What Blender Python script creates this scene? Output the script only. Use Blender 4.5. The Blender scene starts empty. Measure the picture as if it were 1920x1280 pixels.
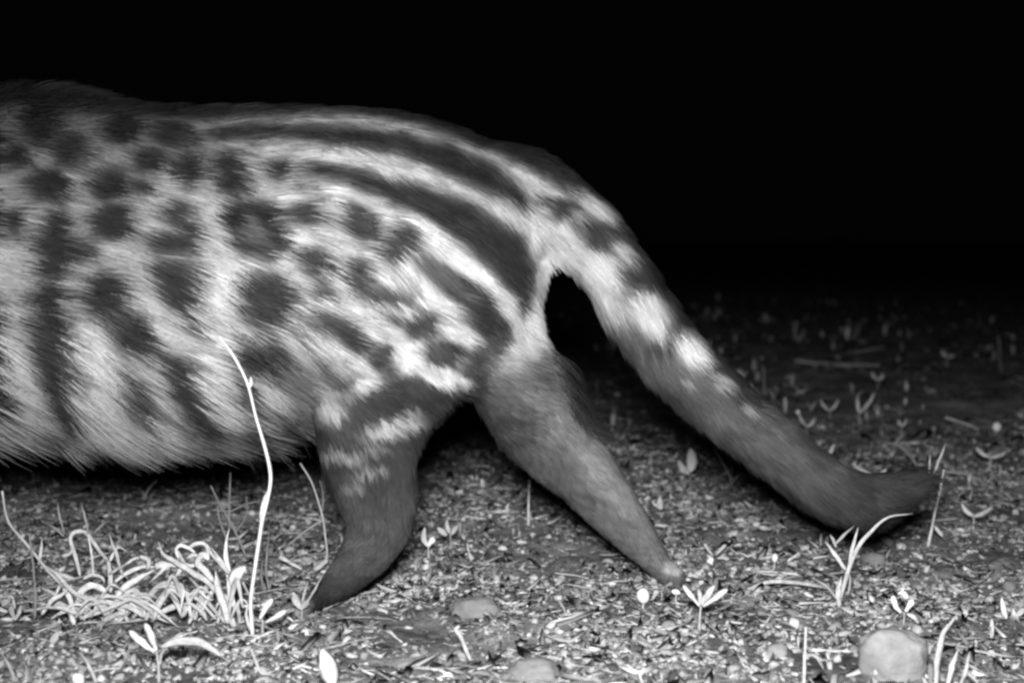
import bpy, math, random
import numpy as np
from mathutils import Vector

random.seed(7)
RNG = np.random.default_rng(7)
SC = bpy.context.scene
COL = SC.collection

# ------------------------------------------------------------------ camera, light, exposure
CAM_H = 0.305
FPX = 2757.0                      # focal length in pixels of a 1920 px wide frame
PITCH = math.atan(190.0 / FPX)    # the camera looks slightly down
cam_data = bpy.data.cameras.new('camera')
cam_data.sensor_width = 36.0
cam_data.lens = FPX / 1920.0 * 36.0
cam_data.clip_start = 0.02
cam_data.clip_end = 400.0
cam_data.dof.use_dof = True
cam_data.dof.focus_distance = 1.22
cam_data.dof.aperture_fstop = 7.0
cam = bpy.data.objects.new('camera', cam_data)
cam.location = (0, 0, CAM_H)
cam.rotation_euler = (math.pi / 2 - PITCH, 0, 0)
COL.objects.link(cam)
SC.camera = cam

world = bpy.data.worlds.new('World')
SC.world = world
world.use_nodes = True
wbg = world.node_tree.nodes['Background']
wbg.inputs[0].default_value = (0.5, 0.5, 0.5, 1)       # moonless night, infrared picture
wbg.inputs[1].default_value = 0.0016

# the infrared flash of the trail camera, just above its lens
flash_data = bpy.data.lights.new('infrared_flash', 'SPOT')
flash_data.energy = 116.0
flash_data.color = (1, 1, 1)
flash_data.shadow_soft_size = 0.07
flash_data.spot_size = math.radians(74)
flash_data.spot_blend = 1.0
flash = bpy.data.objects.new('infrared_flash', flash_data)
flash.location = (-0.015, -0.01, 0.43)
flash.rotation_euler = (Vector((0.05, 1.2, 0.16)) - Vector(flash.location)).to_track_quat('-Z', 'Y').to_euler()
COL.objects.link(flash)

SC.view_settings.view_transform = 'Standard'
SC.view_settings.look = 'None'
SC.view_settings.exposure = 0.0
SC.view_settings.gamma = 1.0
SC.view_settings.use_curve_mapping = False
SC.render.engine = 'CYCLES'
SC.cycles.max_bounces = 4
SC.cycles.diffuse_bounces = 2
SC.cycles.glossy_bounces = 2
SC.cycles.use_denoising = True
SC.cycles.filter_width = 2.7
SC.cycles_curves.shape = 'RIBBONS'

# ------------------------------------------------------------------ helpers
CP, SP_ = math.cos(PITCH), math.sin(PITCH)


def P(px, py, Y):
    """World point at depth Y that the photograph shows at pixel (px, py)."""
    r = (px - 960.0) / FPX
    u = -(py - 640.0) / FPX
    k = Y / (CP + u * SP_)
    return np.array((r * k, Y, CAM_H + (u * CP - SP_) * k))


def project(v):
    """Inverse of P for an (n,3) array."""
    y = v[:, 1]
    z = v[:, 2] - CAM_H
    f = y * CP - z * SP_
    u = (y * SP_ + z * CP) / f
    return 960 + FPX * v[:, 0] / f, 640 - FPX * u


_perm = RNG.permutation(512)
_grad = RNG.normal(size=(512, 3))
_grad /= np.linalg.norm(_grad, axis=1)[:, None]


def perlin(x, y, z=0.0):
    x, y, z = np.broadcast_arrays(np.asarray(x, float), np.asarray(y, float), np.asarray(z, float))
    xi, yi, zi = np.floor(x).astype(int), np.floor(y).astype(int), np.floor(z).astype(int)
    xf, yf, zf = x - xi, y - yi, z - zi
    s = lambda t: t * t * t * (t * (t * 6 - 15) + 10)
    u, v, w = s(xf), s(yf), s(zf)
    out = 0.0
    for dx in (0, 1):
        for dy in (0, 1):
            for dz in (0, 1):
                h = _perm[(xi + dx + _perm[(yi + dy + _perm[(zi + dz) & 511]) & 511]) & 511]
                g = _grad[h]
                d = g[..., 0] * (xf - dx) + g[..., 1] * (yf - dy) + g[..., 2] * (zf - dz)
                out = out + d * (u if dx else 1 - u) * (v if dy else 1 - v) * (w if dz else 1 - w)
    return out


def fbm(x, y, z=0.0, o=3):
    t, a = 0.0, 1.0
    for i in range(o):
        t = t + a * perlin(x * 2 ** i + 17.3 * i, y * 2 ** i, z * 2 ** i if np.ndim(z) else z + 3.1 * i)
        a *= 0.5
    return t


PITS = [(1375, 1014, .008), (1870, 1062, .009), (632, 1224, .007), (755, 1246, .007), (1025, 1150, .005),
        (1165, 922, .007), (1700, 1185, .006), (500, 1262, .006), (1400, 930, .006), (1445, 905, .008)]
_pits = []
for a, b, r in PITS:
    Y = CAM_H * FPX / (b - 450.0)
    p = P(a, b, Y)
    _pits.append((p[0], p[1], r))


def ground_z(x, y):
    x, y = np.asarray(x, float), np.asarray(y, float)
    d = np.sqrt(x * x + y * y)
    z = 0.010 * fbm(x * 2.3 + 5, y * 2.3, 1.7, 2)
    near = np.clip((9.0 - d) / 5.0, 0, 1)
    z = z + near * (0.0075 * fbm(x * 16, y * 16, .3, 4) + 0.0028 * np.abs(perlin(x * 70, y * 70, .9)))
    z = z + np.clip((d - 8) / 50, 0, 1) * 0.5 * (fbm(x * .08, y * .08, .2, 2))
    for a, b, r in _pits:
        z = z - 1.5 * r * np.exp(-((x - a) ** 2 + (y - b) ** 2) / (r * r))
    return z


def ground_at(px, py):
    """Where the ground is seen at a pixel."""
    Y = CAM_H * FPX / (py - 450.0)
    for _ in range(6):
        p = P(px, py, Y)
        h = float(ground_z(p[0], p[1]))
        Y = Y * (1 + 0.8 * (p[2] - h) / (CAM_H - p[2] + 1e-6))
    return P(px, py, Y)


def catmull(pts, n):
    pts = np.asarray(pts, float)
    m = len(pts)
    if m == 2:
        t = np.linspace(0, 1, n)[:, None]
        return pts[0] * (1 - t) + pts[1] * t
    q = np.vstack([2 * pts[0] - pts[1], pts, 2 * pts[-1] - pts[-2]])
    t = np.linspace(0, m - 1 - 1e-9, n)
    i = t.astype(int)
    f = (t - i)[:, None]
    a, b, c, d = q[i], q[i + 1], q[i + 2], q[i + 3]
    return 0.5 * (2 * b + (c - a) * f + (2 * a - 5 * b + 4 * c - d) * f ** 2 + (3 * b - a - 3 * c + d) * f ** 3)


def mesh_from(name, verts, faces, mat, smooth=True, tone=None):
    me = bpy.data.meshes.new(name)
    faces = np.asarray(faces)
    if faces.ndim == 2:
        k = faces.shape[1]
        me.vertices.add(len(verts))
        me.vertices.foreach_set('co', np.asarray(verts, np.float32).ravel())
        me.loops.add(faces.size)
        me.loops.foreach_set('vertex_index', faces.ravel().astype(np.int32))
        me.polygons.add(len(faces))
        me.polygons.foreach_set('loop_start', (np.arange(len(faces)) * k).astype(np.int32))
        me.update(calc_edges=True)
    if smooth:
        me.polygons.foreach_set('use_smooth', np.ones(len(me.polygons), bool))
    if tone is not None:
        at = me.attributes.new('tone', 'FLOAT', 'POINT')
        at.data.foreach_set('value', np.asarray(tone, np.float32))
    if mat:
        me.materials.append(mat)
    me.update()
    return me


def link(name, data, parent=None, loc=None, **props):
    o = bpy.data.objects.new(name, data)
    COL.objects.link(o)
    if parent is not None:
        o.parent = parent
    if loc is not None:
        o.location = [float(c) for c in loc]
    for k, v in props.items():
        if v:
            o[k] = v
    return o


# ------------------------------------------------------------------ materials
def new_mat(name):
    m = bpy.data.materials.new(name)
    m.use_nodes = True
    nt = m.node_tree
    b = nt.nodes['Principled BSDF']
    b.inputs['Roughness'].default_value = 0.8
    b.inputs['Specular IOR Level'].default_value = 0.2
    return m, nt, b


def grey_mat(name, lo, hi, scale=60.0, bump=0.25, bscale=None, rough=0.75, per_object=0.15, attr=None, stretch=(1, 1, 1)):
    m, nt, b = new_mat(name)
    N, L = nt.nodes, nt.links
    tc = N.new('ShaderNodeTexCoord')
    mp = N.new('ShaderNodeMapping')
    mp.inputs['Scale'].default_value = stretch
    L.new(tc.outputs['Object'], mp.inputs[0])
    nz = N.new('ShaderNodeTexNoise')
    nz.inputs['Scale'].default_value = scale
    nz.inputs['Detail'].default_value = 5
    nz.inputs['Roughness'].default_value = 0.65
    L.new(mp.outputs[0], nz.inputs['Vector'])
    mr = N.new('ShaderNodeMapRange')
    mr.inputs['From Min'].default_value = 0.3
    mr.inputs['From Max'].default_value = 0.7
    mr.inputs['To Min'].default_value = lo
    mr.inputs['To Max'].default_value = hi
    L.new(nz.outputs[0], mr.inputs['Value'])
    out = mr.outputs[0]
    if attr:
        at = N.new('ShaderNodeAttribute')
        at.attribute_name = attr
        mu = N.new('ShaderNodeMath'); mu.operation = 'MULTIPLY'
        L.new(out, mu.inputs[0]); L.new(at.outputs['Fac'], mu.inputs[1])
        out = mu.outputs[0]
    elif per_object:
        oi = N.new('ShaderNodeObjectInfo')
        m2 = N.new('ShaderNodeMapRange')
        m2.inputs['To Min'].default_value = 1 - per_object
        m2.inputs['To Max'].default_value = 1 + per_object
        L.new(oi.outputs['Random'], m2.inputs['Value'])
        mu = N.new('ShaderNodeMath'); mu.operation = 'MULTIPLY'
        L.new(out, mu.inputs[0]); L.new(m2.outputs[0], mu.inputs[1])
        out = mu.outputs[0]
    cc = N.new('ShaderNodeCombineColor')
    for i in range(3):
        L.new(out, cc.inputs[i])
    L.new(cc.outputs[0], b.inputs['Base Color'])
    b.inputs['Roughness'].default_value = rough
    if bump:
        n2 = N.new('ShaderNodeTexNoise')
        n2.inputs['Scale'].default_value = bscale or scale * 4
        n2.inputs['Detail'].default_value = 4
        L.new(mp.outputs[0], n2.inputs['Vector'])
        bp = N.new('ShaderNodeBump')
        bp.inputs['Strength'].default_value = bump
        bp.inputs['Distance'].default_value = 0.002
        L.new(n2.outputs[0], bp.inputs['Height'])
        L.new(bp.outputs[0], b.inputs['Normal'])
    return m


M_LEAF = grey_mat('pale_leaf', 0.42, 0.82, 160, 0.4)
M_BLADE = grey_mat('grass_blade', 0.32, 0.72, 160, 0.4)
M_DRY = grey_mat('dry_stalk', 0.34, 0.55, 150, 0.3)
M_DIM = grey_mat('dull_stalk', 0.18, 0.32, 120, 0.3)
M_TWIG = grey_mat('twig_bark', 0.28, 0.52, 220, 0.6)
M_STONE = grey_mat('stone', 0.20, 0.52, 28, 0.7, 260, 0.9)
M_STONE2 = grey_mat('dull_stone', 0.16, 0.32, 60, 0.7, 260, 0.9)
M_SEED = grey_mat('white_seed', 0.8, 0.9, 50, 0.1, rough=0.5)
M_LITTER = grey_mat('litter', 0.7, 1.15, 260, 0.4, attr='tone')

# soil: crumbly, pale dry patches over darker earth
M_SOIL, nt, b = new_mat('soil')
N, L = nt.nodes, nt.links
tc = N.new('ShaderNodeTexCoord')
n1 = N.new('ShaderNodeTexNoise'); n1.inputs['Scale'].default_value = 7; n1.inputs['Detail'].default_value = 6; n1.inputs['Roughness'].default_value = .7
n2 = N.new('ShaderNodeTexNoise'); n2.inputs['Scale'].default_value = 120; n2.inputs['Detail'].default_value = 6; n2.inputs['Roughness'].default_value = .75
for n in (n1, n2):
    L.new(tc.outputs['Object'], n.inputs['Vector'])
r1 = N.new('ShaderNodeMapRange'); r1.inputs['From Min'].default_value = .35; r1.inputs['From Max'].default_value = .68; r1.inputs['To Min'].default_value = .09; r1.inputs['To Max'].default_value = .40
r2 = N.new('ShaderNodeMapRange'); r2.inputs['From Min'].default_value = .3; r2.inputs['From Max'].default_value = .7; r2.inputs['To Min'].default_value = .4; r2.inputs['To Max'].default_value = 1.7
L.new(n1.outputs[0], r1.inputs[0]); L.new(n2.outputs[0], r2.inputs[0])
mu = N.new('ShaderNodeMath'); mu.operation = 'MULTIPLY'
L.new(r1.outputs[0], mu.inputs[0]); L.new(r2.outputs[0], mu.inputs[1])
cc = N.new('ShaderNodeCombineColor')
for i in range(3):
    L.new(mu.outputs[0], cc.inputs[i])
L.new(cc.outputs[0], b.inputs['Base Color'])
b.inputs['Roughness'].default_value = 0.95
n3 = N.new('ShaderNodeTexNoise'); n3.inputs['Scale'].default_value = 260; n3.inputs['Detail'].default_value = 5
L.new(tc.outputs['Object'], n3.inputs['Vector'])
bp = N.new('ShaderNodeBump'); bp.inputs['Strength'].default_value = .9; bp.inputs['Distance'].default_value = .003
L.new(n3.outputs[0], bp.inputs['Height']); L.new(bp.outputs[0], b.inputs['Normal'])


def coat_mat(name, surface_normal):
    m = bpy.data.materials.new(name)
    m.use_nodes = True
    nt = m.node_tree
    N, L = nt.nodes, nt.links
    N.remove(N['Principled BSDF'])
    out = N['Material Output']
    at = N.new('ShaderNodeAttribute'); at.attribute_name = 'coat'
    cc = N.new('ShaderNodeCombineColor')
    for i in range(3):
        L.new(at.outputs['Fac'], cc.inputs[i])
    df = N.new('ShaderNodeBsdfDiffuse')
    L.new(cc.outputs[0], df.inputs[0])
    if surface_normal:
        an = N.new('ShaderNodeAttribute'); an.attribute_name = 'skin_normal'
        vt = N.new('ShaderNodeVectorTransform'); vt.vector_type = 'NORMAL'; vt.convert_from = 'OBJECT'; vt.convert_to = 'WORLD'
        L.new(an.outputs['Vector'], vt.inputs[0])
        L.new(vt.outputs[0], df.inputs['Normal'])
        d2 = N.new('ShaderNodeBsdfDiffuse')
        L.new(cc.outputs[0], d2.inputs[0])
        mx = N.new('ShaderNodeMixShader'); mx.inputs[0].default_value = 0.3
        L.new(df.outputs[0], mx.inputs[1]); L.new(d2.outputs[0], mx.inputs[2])
        L.new(mx.outputs[0], out.inputs[0])
    else:
        L.new(df.outputs[0], out.inputs[0])
    return m


M_SKIN = coat_mat('undercoat', False)
M_FUR = coat_mat('fur', True)
M_CLAW = grey_mat('claw_horn', 0.25, 0.4, 60, 0.1, rough=0.4)
M_DARK = grey_mat('dark_horn', 0.02, 0.05, 60, 0.1, rough=0.3)

# ------------------------------------------------------------------ ground
def axis_coords(lo, hi, c0, c1, step, grow=1.12):
    mid = np.arange(c0, c1 + step * .5, step)
    a, s = [c1], step
    while a[-1] < hi:
        s *= grow
        a.append(a[-1] + s)
    b_, s = [c0], step
    while b_[-1] > lo:
        s *= grow
        b_.append(b_[-1] - s)
    return np.concatenate([b_[:0:-1], mid, a[1:]])


gx = axis_coords(-90, 90, -1.0, 1.0, .0055, 1.07)
gy = axis_coords(-20, 160, 0.85, 2.9, .0055, 1.04)
X, Yg = np.meshgrid(gx, gy)
Z = ground_z(X, Yg)
nx, ny = len(gx), len(gy)
idx = np.arange(nx * ny).reshape(ny, nx)
quads = np.stack([idx[:-1, :-1], idx[:-1, 1:], idx[1:, 1:], idx[1:, :-1]], -1).reshape(-1, 4)
me = mesh_from('ground', np.stack([X, Yg, Z], -1).reshape(-1, 3), quads, M_SOIL)
link('ground', me, kind='structure')

# ------------------------------------------------------------------ the civet
CY = 1.247            # depth of its spine
NEAR, FAR = 1.200, 1.294


def ring_sweep(rows, n, seg=28, fixed_x=False, cap=5):
    """rows: (x, y, z, ry, rn). Returns verts, quad list of a closed tube with round ends."""
    r = catmull(rows, n)
    c, ry, rn = r[:, :3], np.maximum(r[:, 3], .0015), np.maximum(r[:, 4], .0015)
    T = np.gradient(c, axis=0)
    if fixed_x:
        T[:] = (1, 0, 0)
    T /= np.linalg.norm(T, axis=1)[:, None]
    Yv = np.array((0, 1.0, 0))
    Nn = np.cross(T, Yv)
    Nn /= np.linalg.norm(Nn, axis=1)[:, None]
    Lt = np.cross(Nn, T)
    C, RY, RN, LT, NN = [], [], [], [], []
    def add(cc, a, b_, i):
        C.append(cc); RY.append(a); RN.append(b_); LT.append(Lt[i]); NN.append(Nn[i])
    for k in range(cap, 0, -1):
        a = k / (cap + .3) * math.pi / 2
        add(c[0] - T[0] * math.sin(a) * min(ry[0], rn[0]), ry[0] * math.cos(a), rn[0] * math.cos(a), 0)
    for i in range(n):
        add(c[i], ry[i], rn[i], i)
    for k in range(1, cap + 1):
        a = k / (cap + .3) * math.pi / 2
        add(c[-1] + T[-1] * math.sin(a) * min(ry[-1], rn[-1]), ry[-1] * math.cos(a), rn[-1] * math.cos(a), -1)
    ph = np.linspace(0, 2 * math.pi, seg, endpoint=False)
    V = []
    for cc, a, b_, l, nn in zip(C, RY, RN, LT, NN):
        V.append(cc + np.outer(np.cos(ph) * a, l) + np.outer(np.sin(ph) * b_, nn))
    m = len(V)
    V = np.vstack(V)
    F = []
    for i in range(m - 1):
        for j in range(seg):
            k = (j + 1) % seg
            F.append((i * seg + j, i * seg + k, (i + 1) * seg + k, (i + 1) * seg + j))
    F.append(tuple(range(seg))[::-1])
    F.append(tuple((m - 1) * seg + j for j in range(seg)))
    return V, F


def limb(pxrows, Y, yscale=1.0):
    """pxrows: (px, py, r_px[, lateral factor[, depth offset]]) measured on the photograph at depth Y."""
    out = []
    for r in pxrows:
        dy = r[4] if len(r) > 4 else 0.0
        f = r[3] if len(r) > 3 else yscale
        p = P(r[0], r[1], Y + dy)
        rr = r[2] * (Y + dy) / FPX
        out.append((p[0], p[1], p[2], rr * f, rr))
    return out


tubes = {}
torso = []
for px, top, bot, hw in [(-330, 300, 790, .072), (-200, 262, 806, .082), (-50, 225, 795, .090), (100, 210, 798, .097), (250, 205, 800, .100), (400, 206, 786, .099),
                         (550, 206, 762, .096), (700, 214, 745, .094), (800, 232, 710, .092), (880, 258, 690, .084), (930, 284, 668, .074),
                         (962, 312, 648, .060), (984, 345, 622, .046), (996, 385, 600, .032), (1003, 425, 570, .014)]:
    a, b_ = P(px, top, CY), P(px, bot, CY)
    torso.append(((a[0] + b_[0]) / 2, CY, (a[2] + b_[2]) / 2, hw, (a[2] - b_[2]) / 2))
tubes['torso'] = (torso, 60, True)
tubes['tail'] = (limb([(850, 335, 66, 1.3), (935, 352, 82, 1.35), (1006, 376, 82, 1.2), (1072, 421, 71, 1.0), (1129, 479, 61, .98), (1173, 542, 59), (1220, 613, 59), (1284, 688, 55), (1360, 760, 51),
                       (1448, 831, 47), (1522, 891, 46), (1600, 931, 45), (1660, 926, 37), (1712, 908, 26)], CY, .95), 60, False)
tubes['near_leg'] = (limb([(830, 470, 130, .42), (800, 570, 150, .44), (734, 680, 148, .46), (694, 770, 122, .49), (692, 850, 97, .53), (704, 920, 79, .58),
                           (711, 975, 66, .62), (690, 1030, 52, .72), (645, 1084, 38, .85), (606, 1117, 27, 1.15), (585, 1134, 20, 1.4)], NEAR), 50, False)
tubes['far_leg'] = (limb([(860, 500, 130, .42, -.066), (906, 585, 110, .50, -.072), (946, 680, 100, .52, -.058), (998, 778, 82, .54, -.026), (1036, 826, 73, .56, -.010), (1074, 864, 64, .6), (1138, 940, 52, .7),
                          (1190, 1003, 40, .8), (1230, 1052, 28, 1.0), (1258, 1084, 20, 1.3)], FAR), 50, False)
# front part of the animal, left of the frame
tubes['neck'] = (limb([(-250, 520, 220, .75), (-400, 480, 170, .78), (-520, 480, 128, .85), (-600, 500, 105, .9)], CY), 24, False)
tubes['head'] = (limb([(-560, 490, 95, 1.0), (-640, 510, 92, 1.05), (-710, 535, 76, 1.0), (-770, 560, 50, .85), (-830, 580, 34, .9), (-865, 588, 24, .9)], CY), 30, False)
tubes['near_foreleg'] = (limb([(-230, 600, 110, .5), (-250, 740, 80, .6), (-245, 860, 52, .8), (-265, 960, 38, .9), (-280, 1060, 32, 1.0), (-300, 1120, 28, 1.1), (-335, 1135, 20, 1.4)], NEAR), 36, False)
tubes['far_foreleg'] = (limb([(-260, 600, 105, .5), (-330, 720, 78, .6), (-400, 830, 52, .8), (-450, 930, 38, .9), (-485, 1020, 32, 1.0), (-520, 1070, 27, 1.1), (-555, 1088, 20, 1.4)], FAR), 36, False)
for s, nm in ((-1, 'ear_a'), (1, 'ear_b')):
    b0, b1 = P(-575, 440, CY + s * .035), P(-570, 375, CY + s * .052)
    tubes[nm] = ([(b0[0], b0[1], b0[2], .020, .016), ((b0[0] + b1[0]) / 2, (b0[1] + b1[1]) / 2, (b0[2] + b1[2]) / 2, .018, .013), (b1[0], b1[1], b1[2], .010, .008)], 8, False)
# four toes on each foot
toes = []
for (tx, ty, Y, dx) in ((588, 1134, NEAR, -28), (1262, 1085, FAR, 6), (-330, 1135, NEAR, -26), (-552, 1088, FAR, -26)):
    for k in range(4):
        oy = (k - 1.5) * .0125
        ext = -6 if k in (1, 2) else 0
        a, b_, c_ = P(tx + 6, ty - 6, Y + oy * .8), P(tx + dx * .6 + ext, ty + 6, Y + oy), P(tx + dx + ext, ty + 12, Y + oy * 1.15)
        toes.append(([(a[0], a[1], a[2], .0085, .0085), (b_[0], b_[1], b_[2], .0080, .0080), (c_[0], c_[1], c_[2], .0068, .0060)], 7, False))

bverts, bfaces, off = [], [], 0
for rows, n, fx in list(tubes.values()) + toes:
    V, F = ring_sweep(rows, n, 28 if n > 10 else 14, fx)
    bverts.append(V)
    bfaces += [tuple(i + off for i in f) for f in F]
    off += len(V)
bverts = np.vstack(bverts)
tmp = bpy.data.meshes.new('tmp')
tmp.from_pydata(bverts.tolist(), [], bfaces)
to = bpy.data.objects.new('tmp', tmp)
COL.objects.link(to)
md = to.modifiers.new('r', 'REMESH'); md.mode = 'VOXEL'; md.voxel_size = .0042
ms = to.modifiers.new('s', 'SMOOTH'); ms.iterations = 14; ms.factor = .5
dg = bpy.context.evaluated_depsgraph_get()
body_me = bpy.data.meshes.new_from_object(to.evaluated_get(dg))
bpy.data.objects.remove(to)
body_me.name = 'body'
nv = len(body_me.vertices)
bv = np.empty(nv * 3, np.float32); body_me.vertices.foreach_get('co', bv); bv = bv.reshape(-1, 3).astype(float)
# soften the joints of trunk, thigh and tail
ed = np.empty(len(body_me.edges) * 2, np.int32); body_me.edges.foreach_get('vertices', ed); ed = ed.reshape(-1, 2)
deg = np.bincount(ed.ravel(), minlength=nv)[:, None]
sw = np.zeros(nv)
for (a, b_, r) in ((985, 385, .022), (985, 330, .045), (870, 700, .055), (800, 740, .04), (560, 780, .045), (955, 655, .06), (900, 740, .05), (1040, 330, .035)):
    c_ = P(a, b_, CY)
    sw = np.maximum(sw, np.exp(-((bv[:, 0] - c_[0]) ** 2 + (bv[:, 2] - c_[2]) ** 2) / r ** 2))
for _ in range(70):
    acc = np.stack([np.bincount(ed[:, 0], bv[ed[:, 1], i], nv) + np.bincount(ed[:, 1], bv[ed[:, 0], i], nv) for i in range(3)], 1)
    bv += (acc / deg - bv) * (sw * .6)[:, None]
body_me.vertices.foreach_set('co', bv.astype(np.float32).ravel())
body_me.update()

# skeleton samples used for fur direction and coat regions
REG = ['torso', 'tail', 'near_leg', 'far_leg', 'neck', 'head', 'near_foreleg', 'far_foreleg', 'ear_a', 'ear_b']
sk_c, sk_r, sk_t, sk_id = [], [], [], []
for i, k in enumerate(REG):
    r = catmull(tubes[k][0], 60)
    T = np.gradient(r[:, :3], axis=0)
    T /= np.linalg.norm(T, axis=1)[:, None]
    if k in ('neck', 'head'):
        T = -T
    sk_c.append(r[:, :3]); sk_r.append(r[:, 3:5]); sk_t.append(T); sk_id.append(np.full(60, i))


def body_flow(v):
    """lie of the fur on the trunk: backwards, drooping towards the belly and over the rump."""
    td = np.tile((1.0, 0, 0), (len(v), 1))
    low = np.clip((.33 - v[:, 2]) / .2, 0, 1)
    rear = np.clip((v[:, 0] + .20) / .20, 0, 1)
    td[:, 2] = -.10 - 1.2 * low ** 1.7 * (1 - .93 * rear) - .62 * rear
    return td / np.linalg.norm(td, axis=1)[:, None]


def regions(v):
    """soft weights of each skeleton part and the fur direction at points v."""
    n = len(v)
    W = np.zeros((n, len(REG)))
    D = np.zeros((n, 3))
    best = np.full(n, 1e9)
    for i in range(len(REG)):
        c, r, T = sk_c[i], sk_r[i], sk_t[i]
        q = np.full(n, 1e9)
        td = np.zeros((n, 3))
        for j in range(0, 60, 2):
            d = v - c[j]
            e = np.sqrt((d[:, 1] / (r[j, 0] + .004)) ** 2 + (d[:, 0] ** 2 + d[:, 2] ** 2) / (r[j, 1] + .004) ** 2) - .02 * r[j, 1]
            m = e < q
            q[m] = e[m]
            td[m] = T[j]
        W[:, i] = np.exp(-6.5 * np.clip(q, 0, 6))
        if REG[i] == 'torso':
            td = body_flow(v)
        elif REG[i].endswith('leg'):
            hb = np.clip((v[:, 2] - .095) / .06, 0, 1)[:, None]
            td = td * (1 - hb) + body_flow(v) * hb
        D += W[:, i:i + 1] * td
    W /= W.sum(1)[:, None] + 1e-12
    D /= np.linalg.norm(D, axis=1)[:, None] + 1e-12
    return W, D


# dark marks of the coat, as lines (x, y, half width) and ovals (x, y, a, b) over the flank
LINES = [
    # line along the spine and down the top of the tail
    [(-200, 245, 20), (0, 192, 14), (100, 198, 14), (240, 206, 12), (400, 209, 15), (520, 204, 12), (640, 200, 12), (720, 206, 14), (820, 231, 16), (920, 262, 19), (1000, 292, 22), (1080, 342, 26),
     (1140, 400, 26), (1186, 465, 26), (1226, 530, 22), (1276, 602, 18), (1336, 675, 20), (1410, 745, 22)],
    # upper flank stripe
    [(400, 250, 8), (500, 248, 12), (580, 252, 15), (660, 257, 16), (740, 268, 18), (820, 292, 22), (885, 322, 24), (940, 346, 20), (975, 374, 10)],
    # second stripe, swelling over the hip
    [(575, 318, 12), (640, 328, 13), (700, 345, 17), (760, 366, 25), (830, 396, 30), (890, 430, 38), (935, 460, 42), (965, 500, 34), (980, 540, 20), (978, 575, 6)],
    # third band, behind the thigh
    [(790, 484, 8), (850, 532, 22), (885, 565, 30), (914, 610, 30), (908, 652, 24), (892, 690, 20)],
    [(100, 420, 24), (92, 460, 38), (84, 500, 26)],
    [(76, 560, 34), (76, 620, 36), (90, 700, 35), (98, 762, 28)],
    [(300, 515, 22), (325, 535, 34), (345, 555, 28), (355, 600, 20)], [(290, 500, 14), (350, 515, 24)],
    [(432, 395, 18), (436, 430, 16), (446, 462, 14)], [(470, 395, 16), (500, 410, 20), (508, 445, 20)], [(446, 462, 10), (490, 466, 12)],
    [(655, 398, 14), (680, 430, 20)], [(722, 470, 16), (752, 440, 20)],
    [(640, 606, 22), (655, 632, 18)],
    [(440, 660, 26), (475, 665, 32), (500, 650, 18)], [(430, 700, 22), (436, 745, 18)],
    [(225, 725, 30), (240, 750, 22)], [(312, 690, 30), (330, 730, 28), (352, 785, 26)],
    [(690, 552, 9), (765, 545, 11)],
    [(130, 830, 14), (150, 850, 20)],
]
OVALS = [(1078, 424, 10, 6), (1150, 470, 8, 6), (1140, 410, 14, 10), (1200, 545, 6, 8), (285, 790, 16, 10), (420, 800, 16, 14), (500, 780, 20, 20), (60, 800, 14, 10), (65, 238, 28, 28), (215, 240, 30, 24), (320, 252, 36, 17), (122, 286, 30, 20), (85, 346, 30, 24), (270, 298, 24, 14), (345, 318, 16, 20), (425, 308, 22, 16), (427, 340, 20, 16), (520, 320, 20, 12),
         (200, 346, 28, 24), (202, 416, 32, 26), (322, 402, 20, 15), (315, 456, 38, 18), (345, 430, 12, 14),
         (180, 552, 34, 32), (238, 620, 34, 28), (482, 556, 38, 44), (565, 402, 26, 14), (585, 488, 24, 22), (660, 512, 17, 34), (590, 542, 18, 12), (668, 415, 24, 16),
         (590, 597, 18, 14), (712, 664, 22, 25), (787, 606, 31, 22), (832, 662, 31, 23), (560, 624, 9, 8), (592, 684, 12, 12), (535, 710, 9, 16), (645, 712, 26, 12), (585, 762, 12, 18),
         (687, 765, 30, 14), (760, 722, 34, 14), (870, 712, 36, 16), (730, 700, 8, 8), (560, 350, 14, 6), (730, 590, 10, 6),
         (1048, 388, 30, 20), (1116, 436, 26, 28), (1180, 508, 18, 26), (1166, 552, 16, 15), (1236, 640, 20, 16), (1090, 380, 16, 10), (1240, 560, 10, 16), (1010, 376, 14, 8),
         (20, 300, 8, 14), (20, 420, 8, 18), (150, 470, 6, 12), (255, 350, 6, 6)]
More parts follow.
